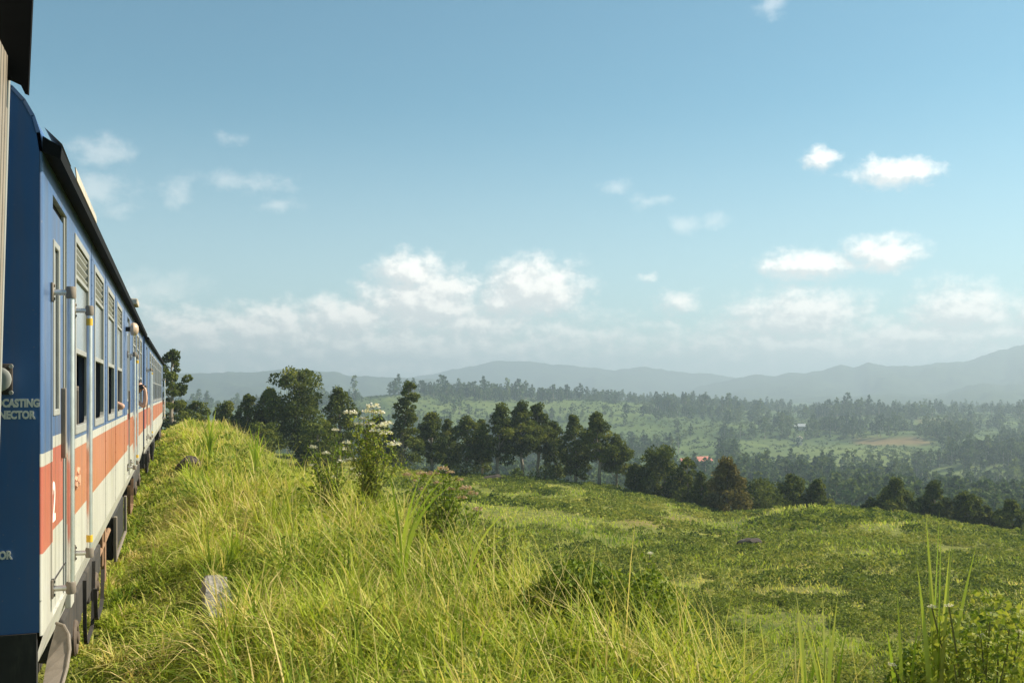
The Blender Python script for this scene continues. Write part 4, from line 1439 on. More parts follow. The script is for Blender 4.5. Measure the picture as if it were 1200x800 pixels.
def house(label, c, D, wpx, hpx, roof, rz, group='houses across the valley', lift=0.0):
    x, y = at(c, D); z0 = gz(x, y) + lift
    w = wpx * D / FPX; h = hpx * D / FPX * 0.55; d = w * 0.55
    root = thing('house', label, 'house', (float(x), float(y), z0), group, (0, 0, -TH + rz))
    b = MB(); b.box((-w / 2, -d / 2, -2.0), (w / 2, d / 2, h), 0)
    b.prism([(-d / 2, h), (d / 2, h), (0, h + d * .38)], 0, -w / 2 + .02, w / 2 - .02, 0)
    wall = b.build('wall', M['plaster'], root)
    r = MB()
    for s in (-1, 1):
        y0, y1 = s * (d / 2 + .5), 0.0
        za, zb = h - .22, h + d * .38 + .12
        r.add([(-w / 2 - .5, y0, za), (w / 2 + .5, y0, za), (w / 2 + .5, y1, zb), (-w / 2 - .5, y1, zb), (-w / 2 - .5, y0, za + .15), (w / 2 + .5, y0, za + .15), (w / 2 + .5, y1, zb + .15), (-w / 2 - .5, y1, zb + .15)],
              [(0, 3, 2, 1), (4, 5, 6, 7), (0, 1, 5, 4), (1, 2, 6, 5), (2, 3, 7, 6), (3, 0, 4, 7)], 0)
    r.build('roof', M[roof], root)
    nw = max(2, int(w / 3.2))
    for i in range(nw):
        q = MB(); xx = -w / 2 + (i + .5) * w / nw
        if i == nw // 2:
            q.box((xx - .5, -d / 2 - .06, 0), (xx + .5, -d / 2 + .02, 2.0)); q.build('door', M['bark'], root)
        else:
            q.box((xx - .6, -d / 2 - .06, h * .35), (xx + .6, -d / 2 + .02, h * .8)); q.build('window', M['glass'], root)
    return root


house('small house with bright red roof among the trees across the valley', 823, 545, 20, 10, 'tile', 0.5)
house('low red-roofed annex left of the bright red roof', 803, 552, 11, 6, 'tile', 0.2)
house('long pale-roofed shed at the right below the bare knoll', 1156, 640, 22, 7, 'tin', 0.1)
house('tiny white-roofed house left of the brown field', 938, 800, 12, 9, 'tin', -0.3)
house('pale gable-ended house beside the trees left of the brown field', 937, 740, 11, 14, 'plaster', 1.3)
house('low pale roof on the ridge above the brown field', 1030, 860, 12, 6, 'tin', 0.3)

# ------------------------------------------------------------------ tea field
def tea_variant(seed, n, leaf):
    rng = np.random.default_rng(seed)
    d = rng.normal(size=(n, 3)); d[:, 2] = np.abs(d[:, 2]); d /= np.linalg.norm(d, axis=1, keepdims=True)
    lob = 1 + .28 * np.sin(np.arctan2(d[:, 1], d[:, 0]) * 3 + seed) * (1 - d[:, 2])
    r = (0.72 + .33 * rng.random(n)) * lob
    P = d * r[:, None] * np.array([0.68, 0.68, 0.40])
    P[:, 2] += 0.02
    V, F = leaf_quads(rng, P, leaf, .5, .8)
    return V, F, np.repeat(np.clip(.45 + rng.normal(0, .17, n), 0, 1), 4)


def build_tea():
    rng = np.random.default_rng(31)
    gx, gy = [], []
    # crooked contour rows
    pts = []
    for D0 in np.arange(24, 128, 0.98):
        wd = D0 * 1000 / FPX
        k = int(wd / 1.12)
        cc = np.linspace(330, 1330, k) + rng.normal(0, 0.28 * 1.12 * FPX / D0, k)
        dd = D0 + fbm(cc / 120, np.full(k, D0 / 9), 3) * 5 + rng.normal(0, .22, k)
        pts.append(np.stack([cc, dd], 1))
    pts = np.concatenate(pts)
    c, D = pts[:, 0], pts[:, 1]
    x, y = at(c, D)
    crest = np.interp(c, TC, CRD)
    s = x - track_x(y)
    bare = fbm(x / 5.5 + 9, y / 5.5, 3)
    row = row_of(x, y, ground_z(x, y))
    soil = patch(c, row, SOIL)
    keep = (D < crest + 6) & (s > 13) & (bare > -0.10 + 0.30 * soil) & (rng.random(len(c)) > 0.14)
    x, y, D, c, soil = x[keep], y[keep], D[keep], c[keep], soil[keep]
    z = ground_z(x, y)
    tone = .42 + fbm(x / 12 + 70, y / 12, 3) * .8 + rng.normal(0, .10, len(x)) + sst(55, 100, D) * 0.10
    tone = np.where(rng.random(len(x)) < np.clip(0.11 - fbm(x / 5 + 20, y / 5, 3) * 1.6, .03, .6), tone - rng.uniform(.2, .42, len(x)), tone)
    tone = np.clip(tone, 0.0, 1)
    sc = rng.uniform(.62, 1.12, len(x)) * np.where(rng.random(len(x)) < .10, 1.25, 1.0)
    ang = rng.random(len(x)) * 6.283
    order = np.argsort(D)
    lod = [[tea_variant(900 + i, 330, .115) for i in range(5)], [tea_variant(920 + i, 130, .18) for i in range(4)], [tea_variant(940 + i, 56, .27) for i in range(4)]]
    near = order[:300]
    mes = []
    for dt in (-.18, 0.0, .18):
        for V, F, tn in lod[0]:
            mes.append(np_mesh('tea_bush', V, [F], [M['tea']], tint=np.clip(tn + dt, 0, 1)))
    for i in near:
        band = 0 if tone[i] < .3 else 1 if tone[i] < .5 else 2
        o = obj('tea_bush', mes[band * 5 + int(rng.integers(0, 5))], None, (float(x[i]), float(y[i]), float(z[i])))
        o.rotation_euler = (0, 0, float(ang[i])); q = float(sc[i]); o.scale = (q, q, q)
        tag(o, 'low leafy tea bush in the near part of the sloping field', 'tea bush', 'tea bushes in the field')
    rest = order[300:]
    lv = np.where(D[rest] < 46, 0, np.where(D[rest] < 72, 1, 2))
    parts = []
    for L in range(3):
        for v, (V, F, tn) in enumerate(lod[L]):
            ids = rest[(lv == L) & (np.arange(len(rest)) % len(lod[L]) == v)]
            if not len(ids): continue
            co, si = np.cos(ang[ids]), np.sin(ang[ids])
            X = (V[None, :, 0] * co[:, None] - V[None, :, 1] * si[:, None]) * sc[ids, None] + x[ids, None]
            Yy = (V[None, :, 0] * si[:, None] + V[None, :, 1] * co[:, None]) * sc[ids, None] + y[ids, None]
            Zz = V[None, :, 2] * sc[ids, None] + z[ids, None]
            FF = (F[None] + (np.arange(len(ids)) * len(V))[:, None, None]).reshape(-1, 4)
            parts.append((np.stack([X, Yy, Zz], -1).reshape(-1, 3), [FF], np.clip(np.tile(tn, len(ids)) + np.repeat(tone[ids] - .45, len(V)), 0, 1), 0))
    VV, fl, fm, tt = join_parts(parts)
    print('tea bushes', len(x), 'faces', len(fm))
    tag(obj('tea_field', np_mesh('tea_field', VV, fl, [M['tea']], fm, tint=tt)), kind='stuff')
    # thin grass between the bushes
    n = 60000
    D = np.exp(rng.uniform(math.log(22), math.log(118), n)); c = rng.uniform(330, 1330, n)
    x, y = at(c, D); s = x - track_x(y)
    k = (s > 8) & (D < np.interp(c, TC, CRD) + 5)
    x, y, D = x[k], y[k], D[k]
    n = len(x)
    h = rng.uniform(.18, .5, n) * (0.7 + fbm(x / 6, y / 6, 3) * 1.5).clip(.3, 1.6)
    V, Q, T, tt = blades(rng, x, y, ground_z(x, y) - .02, h, np.maximum(.012, D * .0011), rng.uniform(.2, .9, n), rng.random(n) * 6.283,
                         np.clip(.45 + fbm(x / 9 + 5, y / 9, 3) * .9 + rng.normal(0, .15, n), 0, 1))
    tag(obj('field_grass', np_mesh('field_grass', V, [Q, T], [M['grass']], tint=tt)), kind='stuff')


build_tea()


# ------------------------------------------------------------------ grass on the railway verge
def clear_of_stones(x, y):
    """no grass grows out of the slab and the rock, little just in front of them"""
    ok = np.ones(len(x), bool)
    for c, D, r in ((256, 9.9, .34), (221, 26, .6)):
        sx, sy = at(c, D)
        v = (sy - y)
        ok &= ~((np.abs(x - sx) < r * .8) & (v > -.5) & (v < 1.25))
    return ok


def build_grass():
    rng = np.random.default_rng(12)
    n = 185000
    y = np.exp(rng.uniform(math.log(4.2), math.log(58), n))
    s = rng.uniform(-0.35, 6.5, n) ** 1.0
    x = s + track_x(y)
    cl = fbm(x / .75 + 11, y / .75, 3)
    big = fbm(x / 2.6 + 30, y / 2.6, 3)
    tall = sst(0.75, 1.9, s + big * 1.3) * (0.75 + 0.25 * sst(3, 12, y))
    dens = np.clip(0.62 + cl * 2.6 + big * .6 + 0.2 * tall, .05, 1)
    k = (rng.random(n) < dens) & clear_of_stones(x, y)
    x, y, s, cl, big, tall = x[k], y[k], s[k], cl[k], big[k], tall[k]
    n = len(x)
    D = np.hypot(x, y)
    h = (0.10 + 0.17 * sst(-.2, .7, s)) * rng.uniform(.5, 1.25, n)
    h = h + tall * np.clip(.42 + cl * 1.0 + big * .5, .10, .9) * rng.uniform(.3, 1.15, n) * 0.80
    h *= np.where(s > 4.2, .75, 1.0)
    w = np.maximum(np.interp(h, [.1, .5, 1], [.008, .014, .018]), D * .00085) * rng.uniform(.6, 1.6, n)
    # blades in one tuft lean alike
    dirn = fbm(x / .5 + 3, y / .5 + 8, 2) * 9 + rng.normal(0, 1.7, n)
    lean = np.clip(rng.gamma(2.6, .32, n) + .1, .05, 1.6)
    tone = .44 + big * 1.15 + cl * .55 + rng.normal(0, .15, n)
    tone = np.where(rng.random(n) < .13, rng.uniform(.75, 1.0, n), tone)
    tone = tone + 0.14 * sst(10, 30, y)
    V, Q, T, tt = blades(rng, x, y, ground_z(x, y) - .03, h, w, lean, dirn, np.clip(tone, 0, 1))
    tag(obj('verge_grass', np_mesh('verge_grass', V, [Q, T], [M['grass']], tint=tt)), kind='stuff')
    # tussocks: leaves arching outwards from one foot
    m = 1700
    y = np.exp(rng.uniform(math.log(4.4), math.log(52), m)); s = np.where(rng.random(m) < .80, rng.uniform(1.0, 6.0, m), rng.uniform(-.1, 1.4, m)); x = s + track_x(y)
    ok = clear_of_stones(x, y) & clear_of_stones(x, y + .3) & clear_of_stones(x - .25, y) & clear_of_stones(x + .25, y)
    x, y, s = x[ok], y[ok], s[ok]; m = len(x)
    k = 46
    H = np.where(s > 1.0, rng.uniform(.38, .92, m), rng.uniform(.18, .40, m)) * np.where(y > 20, .9, 1.0) * np.where((s > 3.2) & (y < 11), 1.02, 1.0)
    tone = np.clip(fbm(x / 1.9 + 60, y / 1.9, 2) * .9 + rng.choice([.10, .34, .5, .62, .92], m, p=[.20, .26, .24, .16, .14]) + rng.normal(0, .05, m), 0, 1)
    X = np.repeat(x, k) + rng.normal(0, .05, m * k); Y = np.repeat(y, k) + rng.normal(0, .05, m * k)
    hh = np.repeat(H, k) * rng.uniform(.45, 1.1, m * k)
    tt = np.repeat(tone, k) + rng.normal(0, .10, m * k)
    tt = np.where(rng.random(m * k) < .10, .95, tt)
    V, Q, T, tt = blades(rng, X, Y, ground_z(X, Y) - .03, hh, np.maximum(.013, np.hypot(X, Y) * .0011) * rng.uniform(.6, 1.5, m * k),
                         np.clip(rng.gamma(3, .34, m * k), .1, 1.7), rng.random(m * k) * 6.283, np.clip(tt, 0, 1))
    tag(obj('grass_tussocks', np_mesh('grass_tussocks', V, [Q, T], [M['grass']], tint=tt)), kind='stuff')
    # pale dry stalks leaning over the brow
    n = 2600
    y = np.exp(rng.uniform(math.log(4.2), math.log(10), n)); s = rng.uniform(2.6, 6.2, n); x = s + track_x(y)
    k = rng.random(n) < np.clip(.45 + fbm(x / .8 + 7, y / .8, 3) * 2.4, 0, 1)
    x, y = x[k], y[k]; n = len(x)
    V, Q, T, tt = blades(rng, x, y, ground_z(x, y) - .03, rng.uniform(.55, 1.35, n), rng.uniform(.004, .010, n), np.clip(rng.gamma(3, .2, n), .1, 1.2),
                         rng.normal(2.6, .9, n), np.clip(rng.normal(.85, .18, n), 0, 1))
    tag(obj('dry_grass', np_mesh('dry_grass', V, [Q, T], [M['grass']], tint=tt)), kind='stuff')
    # broad-leaved weeds among the blades
    n = 130000
    y = np.exp(rng.uniform(math.log(4.2), math.log(40), n)); s = rng.uniform(-.3, 6.0, n); x = s + track_x(y)
    k = rng.random(n) < np.clip(.25 + fbm(x / .9 + 77, y / .9, 3) * 3.0, 0, 1)
    k &= clear_of_stones(x, y)
    x, y, s = x[k], y[k], s[k]; n = len(x)
    z = ground_z(x, y) + rng.random(n) ** .6 * (.10 + .46 * sst(.7, 1.9, s))
    P = np.stack([x, y, z], 1)
    V, F = leaf_quads(rng, P, np.maximum(.042, np.hypot(x, y) * .0050), .5, .6)
    tag(obj('weeds', np_mesh('weeds', V, [F], [M['shrub']], tint=np.repeat(np.clip(rng.normal(.58, .25, n), 0, 1), 4))), kind='stuff')
    # long seeding stalks that stand above the rest
    n = 2600
    y = np.exp(rng.uniform(math.log(4.6), math.log(45), n)); s = rng.uniform(1.3, 5.2, n); x = s + track_x(y)
    k = rng.random(n) < .35 + fbm(x / 2, y / 2, 3) * 1.2
    x, y = x[k], y[k]; n = len(x)
    h = rng.uniform(.7, 1.35, n)
    V, Q, T, tt = blades(rng, x, y, ground_z(x, y) - .03, h, np.maximum(.006, np.hypot(x, y) * .0008), rng.uniform(.1, .8, n), rng.random(n) * 6.283, np.clip(rng.normal(.8, .2, n), 0, 1))
    tag(obj('tall_grass', np_mesh('tall_grass', V, [Q, T], [M['grass']], tint=tt)), kind='stuff')


build_grass()


# ------------------------------------------------------------------ single plants on the verge
def flower_head(rng, c, r, n=60):
    d = rng.normal(size=(n, 3)); d[:, 2] = np.abs(d[:, 2]) * .6
    d /= np.linalg.norm(d, axis=1, keepdims=True)
    P = np.array(c) + d * r * rng.uniform(.6, 1.05, n)[:, None] * np.array([1, 1, .65])
    return leaf_quads(rng, P, r * .42, .7, .8)


def shrub(name, label, cat, c, D, top_row, half_px, seed, nstem=9, nleaf=520, leaf=.10, flowers=(), fmat='petal', lmat='shrub', fr=.075, group=None, bare=0.0, dz=0.0, tone=.42, dome=False):
    """stems from one root, leaves along them, flower heads at the stem tips"""
    rng = np.random.default_rng(seed)
    x, y = at(c, D); x, y = float(x), float(y); z0 = gz(x, y) + dz
    H = -(top_row - 460) * D / FPX - z0
    root = thing(name, label, cat, (x, y, z0), group)
    hw = half_px * D / FPX
    st = MB()
    tips, P = [], []
    targets = []
    for fc, frow in flowers:
        fx = (fc - c) * D / FPX
        fz = -(frow - 460) * D / FPX - z0
        dep = rng.normal(0, hw * .35)
        targets.append(Vector((fx * CS + dep * SN, -fx * SN + dep * CS, fz)))
    while len(targets) < nstem:
        a = rng.random() * 6.283; q = hw * math.sqrt(rng.random())
        targets.append(Vector((math.cos(a) * q, math.sin(a) * q, H * rng.uniform(.45, .98) * (1 - .3 * (q / hw) ** 2))))
    for i, tpt in enumerate(targets):
        b0 = Vector((rng.normal(0, .05), rng.normal(0, .05), -.05))
        m = b0.lerp(tpt, .5) + Vector((-tpt.x * .15 + rng.normal(0, .04), -tpt.y * .15 + rng.normal(0, .04), .06 * H))
        st.tube([b0, m, tpt], [.011, .008, .004], 5, 0, False)
        k = max(6, int(nleaf / len(targets)))
        t = rng.uniform(bare, 1.0, k)
        q = np.array([b0.lerp(m, u * 2) if u < .5 else m.lerp(tpt, u * 2 - 1) for u in t])
        P.append(q + rng.normal(0, leaf * .95, (k, 3)) * np.array([1, 1, .8]))
    st.build('stem', M['stem'], root)
    if dome:
        k = int(nleaf * (.45 if seed == 7 else .8))
        d = rng.normal(size=(k, 3)); d /= np.linalg.norm(d, axis=1, keepdims=True)
        lob = rng.normal(size=(9, 3)); lob /= np.linalg.norm(lob, axis=1, keepdims=True)
        rr = (.55 + .42 * np.max(d @ lob.T, axis=1)) * (.55 + .5 * rng.random(k) ** .5)
        P.append(np.array([0, 0, H * .58]) + d * rr[:, None] * np.array([hw * 1.05, hw * 1.05, H * .42]))
    P = np.concatenate(P)
    V, F = leaf_quads(rng, P, leaf, .5, .4, .25)
    tn = np.repeat(np.clip(tone + rng.normal(0, .2, len(P)), 0, 1), 4)
    obj('foliage', np_mesh('foliage', V, [F], [M[lmat]], tint=tn), root)
    for i, (fc, frow) in enumerate(flowers):
        V, F = flower_head(rng, targets[i], fr * rng.uniform(.75, 1.25))
        obj('flower_head', np_mesh('flower_head', V, [F], [M[fmat]], tint=np.repeat(np.clip(rng.normal(.2, .25, len(F)), 0, 1), 4)), root)
    return root


shrub('flowering_shrub', 'tall leafy shrub topped with white flower clusters, at the middle of the bank edge', 'shrub', 434, 15, 476, 44, 1, 30, 2900, .055,
      [(437, 477), (404, 520), (410, 540), (465, 520), (420, 558), (419, 498), (456, 496), (431, 483), (444, 484), (425, 491), (434, 497), (447, 500), (441, 505), (452, 508), (412, 484)], fr=.088, group='flowering plants on the bank', tone=.66)
shrub('flowering_shrub', 'shorter stalky shrub with scattered white flowers left of the tall one', 'shrub', 388, 15.5, 505, 32, 2, 18, 1300, .055,
      [(393, 504), (368, 524), (383, 531), (407, 525), (387, 561), (413, 551), (366, 545), (398, 542)], fr=.062, group='flowering plants on the bank', tone=.3)
shrub('faded_shrub', 'rounded shrub with pinkish dried flower heads, right of the tall white-flowered one', 'shrub', 520, 11.5, 552, 44, 3, 28, 2600, .06,
      [(486, 566), (498, 552), (507, 556), (519, 549), (528, 553), (538, 562), (547, 570), (513, 566), (530, 572), (552, 584), (495, 574), (541, 583), (478, 556), (560, 596)], 'dryflower', fr=.062, group='flowering plants on the bank')
shrub('leafy_bush', 'rounded green bush overhung by grass at the right brow of the bank', 'bush', 585, 9.6, 598, 46, 4, 34, 2600, .048, group='bushes on the bank', tone=.75)
shrub('leafy_bush', 'dark gappy bush below the brow, at the middle bottom of the bank', 'bush', 680, 8.0, 650, 70, 5, 36, 4200, .055, dome=True, group='bushes on the bank', tone=.34)
shrub('leafy_bush', 'yellowish twiggy bush right of the dark gappy one', 'bush', 755, 7.2, 668, 62, 6, 34, 3400, .048, [(765, 652), (745, 690)], dome=True, group='bushes on the bank', fr=.03, tone=.55)
shrub('leafy_bush', 'bright leafy bush with tiny white flowers in the bottom right corner', 'bush', 1162, 5.2, 690, 88, 7, 70, 8000, .046,
      [(1092, 711), (1165, 722), (1190, 738), (1100, 704), (1040, 775), (1115, 795), (1150, 745)], dome=True, group='bushes on the bank', fr=.022, tone=.66)
shrub('leafy_bush', 'low green bush below the tall reeds near the right', 'bush', 1070, 5.6, 745, 56, 8, 34, 4200, .046, dome=True, group='bushes on the bank', tone=.55)


def reed(label, c, D, tops, seed, group='tall reed tufts on the bank', base_dz=0.0, wide=.032, tone=.5):
    """a tuft of long strap leaves; tops: (column, row) of each leaf tip"""
    rng = np.random.default_rng(seed)
    x, y = at(c, D); x, y = float(x), float(y); z0 = gz(x, y) + base_dz
    root = thing('reed_tuft', label, 'reed', (x, y, z0), group)
    for tcx, trow in tops:
        fx = (tcx - c) * D / FPX + rng.normal(0, .01)
        tz = -(trow - 460) * D / FPX - z0
        dep = rng.normal(0, .06)
        tip = Vector((fx * CS + dep * SN, -fx * SN + dep * CS, tz))
        b0 = Vector((rng.normal(0, .025), rng.normal(0, .025), -.05))
        arch = 0.10 if trow < 9999 else 0
        V, n = [], 9
        wd = wide * rng.uniform(.75, 1.2)
        side = Vector((CS, -SN, 0)).lerp(Vector((SN, CS, 0)), rng.uniform(-.3, .5)).normalized()
        for i in range(n):
            t = i / (n - 1)
            p = b0.lerp(tip, t) + Vector((-tip.x * .35, -tip.y * .35, abs(tip.x) * .25 + .02)) * math.sin(math.pi * t) * 1.0
            ww = wd * (0.55 + .9 * t if t < .4 else .91) * (1 - max(0, (t - .55) / .45) ** 1.6) * .5
            V += [p - side * ww, p + side * ww + Vector((0, 0, 0)), ]
        F = np.array([(2 * i, 2 * i + 1, 2 * i + 3, 2 * i + 2) for i in range(n - 1)])
        me = np_mesh('leaf', np.array([tuple(v) for v in V]), [F], [M['reed']], smooth=True, tint=np.full(2 * n, min(1, max(0, tone + rng.normal(0, .15)))))
        obj('leaf', me, root)
    return root


reed('tallest upright reed tuft standing out against the field at the right', 1098, 5.2, [(1109, 598), (1104, 606), (1087, 604), (1112, 622), (1150, 634), (1116, 640), (1080, 660)], 21, tone=.6)
reed('upright reed tuft with two spiky leaves, right of the bottom middle', 970, 5.6, [(962, 688), (978, 694), (968, 700), (940, 712), (990, 730), (950, 740)], 22, tone=.6)
reed('single-leaved reed tuft left of the two-spiked one', 944, 5.8, [(932, 690), (936, 720), (960, 745)], 23, tone=.6)
reed('slanting reed leaf tuft between the two-spiked reed and the corner bush', 1062, 5.4, [(1050, 690), (1046, 735), (1075, 720)], 24)
reed('reed tuft with long arching leaves over the dried flower shrub', 470, 9.2, [(521, 536), (545, 556), (532, 548), (455, 545), (440, 580), (490, 560)], 25, wide=.03)
reed('bent reed tuft sprawling at the right brow of the bank', 545, 8.6, [(600, 590), (592, 582), (570, 575), (615, 615), (500, 600), (625, 640)], 26, wide=.026, tone=.6)
reed('spiky bright reed tuft at the skyline near the train', 246, 26, [(242, 480), (250, 486), (236, 490), (258, 492), (246, 484), (262, 500), (230, 497), (253, 478)], 27, wide=.05, tone=.55)
reed('second bright reed tuft at the skyline, left of the flowers', 300, 22, [(292, 497), (300, 503), (310, 506), (285, 508), (316, 512), (304, 495)], 28, wide=.045, tone=.55)
reed('thin pale reed tuft against the field above the dark gappy bush', 690, 7.6, [(700, 626), (694, 650), (672, 668), (720, 680)], 29, wide=.012, tone=.9)
reed('straggling pale reed tuft at the bottom right of the middle', 800, 6.4, [(790, 690), (815, 700), (830, 730), (770, 715), (808, 676), (842, 716)], 30, wide=.012, tone=.8)
reed('drooping pale reed tuft left of the single-leaved one', 900, 6.0, [(890, 715), (912, 706), (880, 740), (925, 735)], 31, wide=.012, tone=.85)
reed('dark upright reed tuft in the short grass beside the train', 180, 12.5, [(178, 640), (184, 628), (190, 645), (172, 652), (196, 650)], 32, wide=.014, tone=.15)
reed('arching leaf tuft above the pale stone slab', 296, 9.4, [(240, 668), (262, 640), (330, 650), (318, 690)], 33, wide=.02, tone=.6)


# ------------------------------------------------------------------ stones
def rock(name, label, cat, c, D, sx, sy, sz, seed, mat, rz=0.0, lift=0.0):
    rng = np.random.default_rng(seed)
    bm = bmesh.new()
    bmesh.ops.create_icosphere(bm, subdivisions=3, radius=1)
    off = rng.random(2) * 40
    for v in bm.verts:
        n = v.co.normalized()
        k = 1 + .6 * float(fbm(n.x * 1.5 + off[0], n.y * 1.5 + n.z * 1.7 + off[1], 4)) * 1.6 + rng.normal(0, .02)
        q = [max(-.88, min(.88, a)) for a in n]
        v.co = Vector((q[0] * sx * k, q[1] * sy * k, q[2] * sz * k))
    me = bpy.data.meshes.new(name); bm.to_mesh(me); bm.free()
    me.materials.append(M[mat]); finish(me, None, False)
    x, y = at(c, D)
    o = obj(name, me, None, (float(x), float(y), gz(x, y) + lift))
    o.rotation_euler = (0, R(-6), rz)
    return tag(o, label, cat)


M['slab'] = mat_simple('grey_stone', (0.26, 0.245, 0.21), 0.95, var=0.3, scale=8, dirt=(0.10, 0.095, 0.06), dirt_amt=0.8, bump=0.8)


def slab():
    rng = np.random.default_rng(3)
    bm = bmesh.new()
    bmesh.ops.create_cube(bm, size=1)
    bmesh.ops.subdivide_edges(bm, edges=bm.edges[:], cuts=5, use_grid_fill=True)
    for v in bm.verts:
        p = v.co.copy()
        w = 1 - .25 * p.y
        v.co = Vector((p.x * .26 * w + rng.normal(0, .007), p.y * .95 + rng.normal(0, .012), p.z * .17 + rng.normal(0, .006) - (.035 if abs(p.y - .08 - p.x * .3) < .1 else 0)))
        v.co *= 1 + .12 * float(fbm(p.x * 3 + 5, p.y * 3 + p.z * 2, 3))
    me = bpy.data.meshes.new('stone_slab'); bm.to_mesh(me); bm.free(); me.materials.append(M['slab']); finish(me)
    x, y = at(256, 9.9)
    o = obj('stone_slab', me, None, (float(x), float(y), gz(x, y) + .14)); o.rotation_euler = (R(15), R(8), R(6))
    tag(o, 'pale cracked stone slab half sunk in the verge grass', 'stone')


slab()
rock('rock', 'dark brown rock in the grass close to the train', 'rock', 221, 26, .36, .45, .30, 4, 'rock', .3, .12)
rock('rock', 'dark mound of rock in the open tea field', 'rock', 878, 66, 0.8, .7, .45, 5, 'rock', .2, .12)
rock('log', 'short dark log lying at the far edge of the field', 'log', 576, 111, 1.6, .35, .42, 6, 'rock', .1, .2)


# ------------------------------------------------------------------ people leaning out of the windows
M['skin'] = mat_simple('skin', (0.56, 0.33, 0.23), 0.55, var=0.06, scale=10)
M['hair'] = mat_simple('black_hair', (0.018, 0.014, 0.012), 0.5, var=0.2, scale=30)
M['shirt'] = mat_simple('dark_shirt', (0.05, 0.045, 0.05), 0.85, var=0.2, scale=20)
M['shirtw'] = mat_simple('white_shirt', (0.70, 0.68, 0.64), 0.85, var=0.05, scale=20)
M['phone'] = mat_simple('black_plastic', (0.02, 0.02, 0.022), 0.3, var=0.1, scale=20)
M['lips'] = mat_simple('lips', (0.42, 0.17, 0.14), 0.5, var=0.05, scale=20)
M['eye'] = mat_simple('eye', (0.03, 0.025, 0.02), 0.25, var=0.05, scale=20)


def skin_body(name, joints, edges, mat, parent, sub=2):
    me = bpy.data.meshes.new(name)
    me.from_pydata([j[0] for j in joints], edges, [])
    o = obj(name, me, parent)
    o.modifiers.new('skin', 'SKIN')
    sm = o.modifiers.new('subdivision', 'SUBSURF'); sm.levels = sm.render_levels = sub
    for i, v in enumerate(me.skin_vertices[0].data):
        v.radius = (joints[i][1], joints[i][1]); v.use_root = (i == 0)
    dg = bpy.context.evaluated_depsgraph_get()
    m2 = bpy.data.meshes.new_from_object(o.evaluated_get(dg))
    o.modifiers.clear()
    o.data = m2
    m2.materials.clear(); m2.materials.append(mat)
    for p in m2.polygons: p.use_smooth = True
    return o


def hand_joints(J, E, wrist_i, wrist, direction, palm_n, curl=0.6, s=1.0):
    """a palm, four fingers of unequal length and a thumb leaving the side of the palm"""
    d = Vector(direction).normalized(); nrm = Vector(palm_n).normalized(); sd = d.cross(nrm).normalized()
    w = Vector(wrist)
    J.append((w + d * .05 * s, .026 * s)); ip = len(J) - 1; E.append((wrist_i, ip))
    for k, (off, ln) in enumerate(((-.030, .062), (-.010, .072), (.010, .068), (.029, .052))):
        b = w + d * .085 * s + sd * off * s
        J.append((b, .0105 * s)); i0 = len(J) - 1; E.append((ip, i0))
        m = b + (d * math.cos(curl) + nrm * math.sin(curl)) * ln * .55 * s
        J.append((m, .009 * s)); i1 = len(J) - 1; E.append((i0, i1))
        t = m + (d * math.cos(curl * 2.1) + nrm * math.sin(curl * 2.1)) * ln * .5 * s
        J.append((t, .0075 * s)); E.append((i1, len(J) - 1))
    b = w + d * .035 * s - sd * .035 * s
    J.append((b, .013 * s)); i0 = len(J) - 1; E.append((ip, i0))
    m = b + (d * .6 - sd * .6 + nrm * .45).normalized() * .04 * s
    J.append((m, .010 * s)); i1 = len(J) - 1; E.append((i0, i1))
    J.append((m + (d * .8 + nrm * .6).normalized() * .03 * s, .0085 * s)); E.append((i1, len(J) - 1))


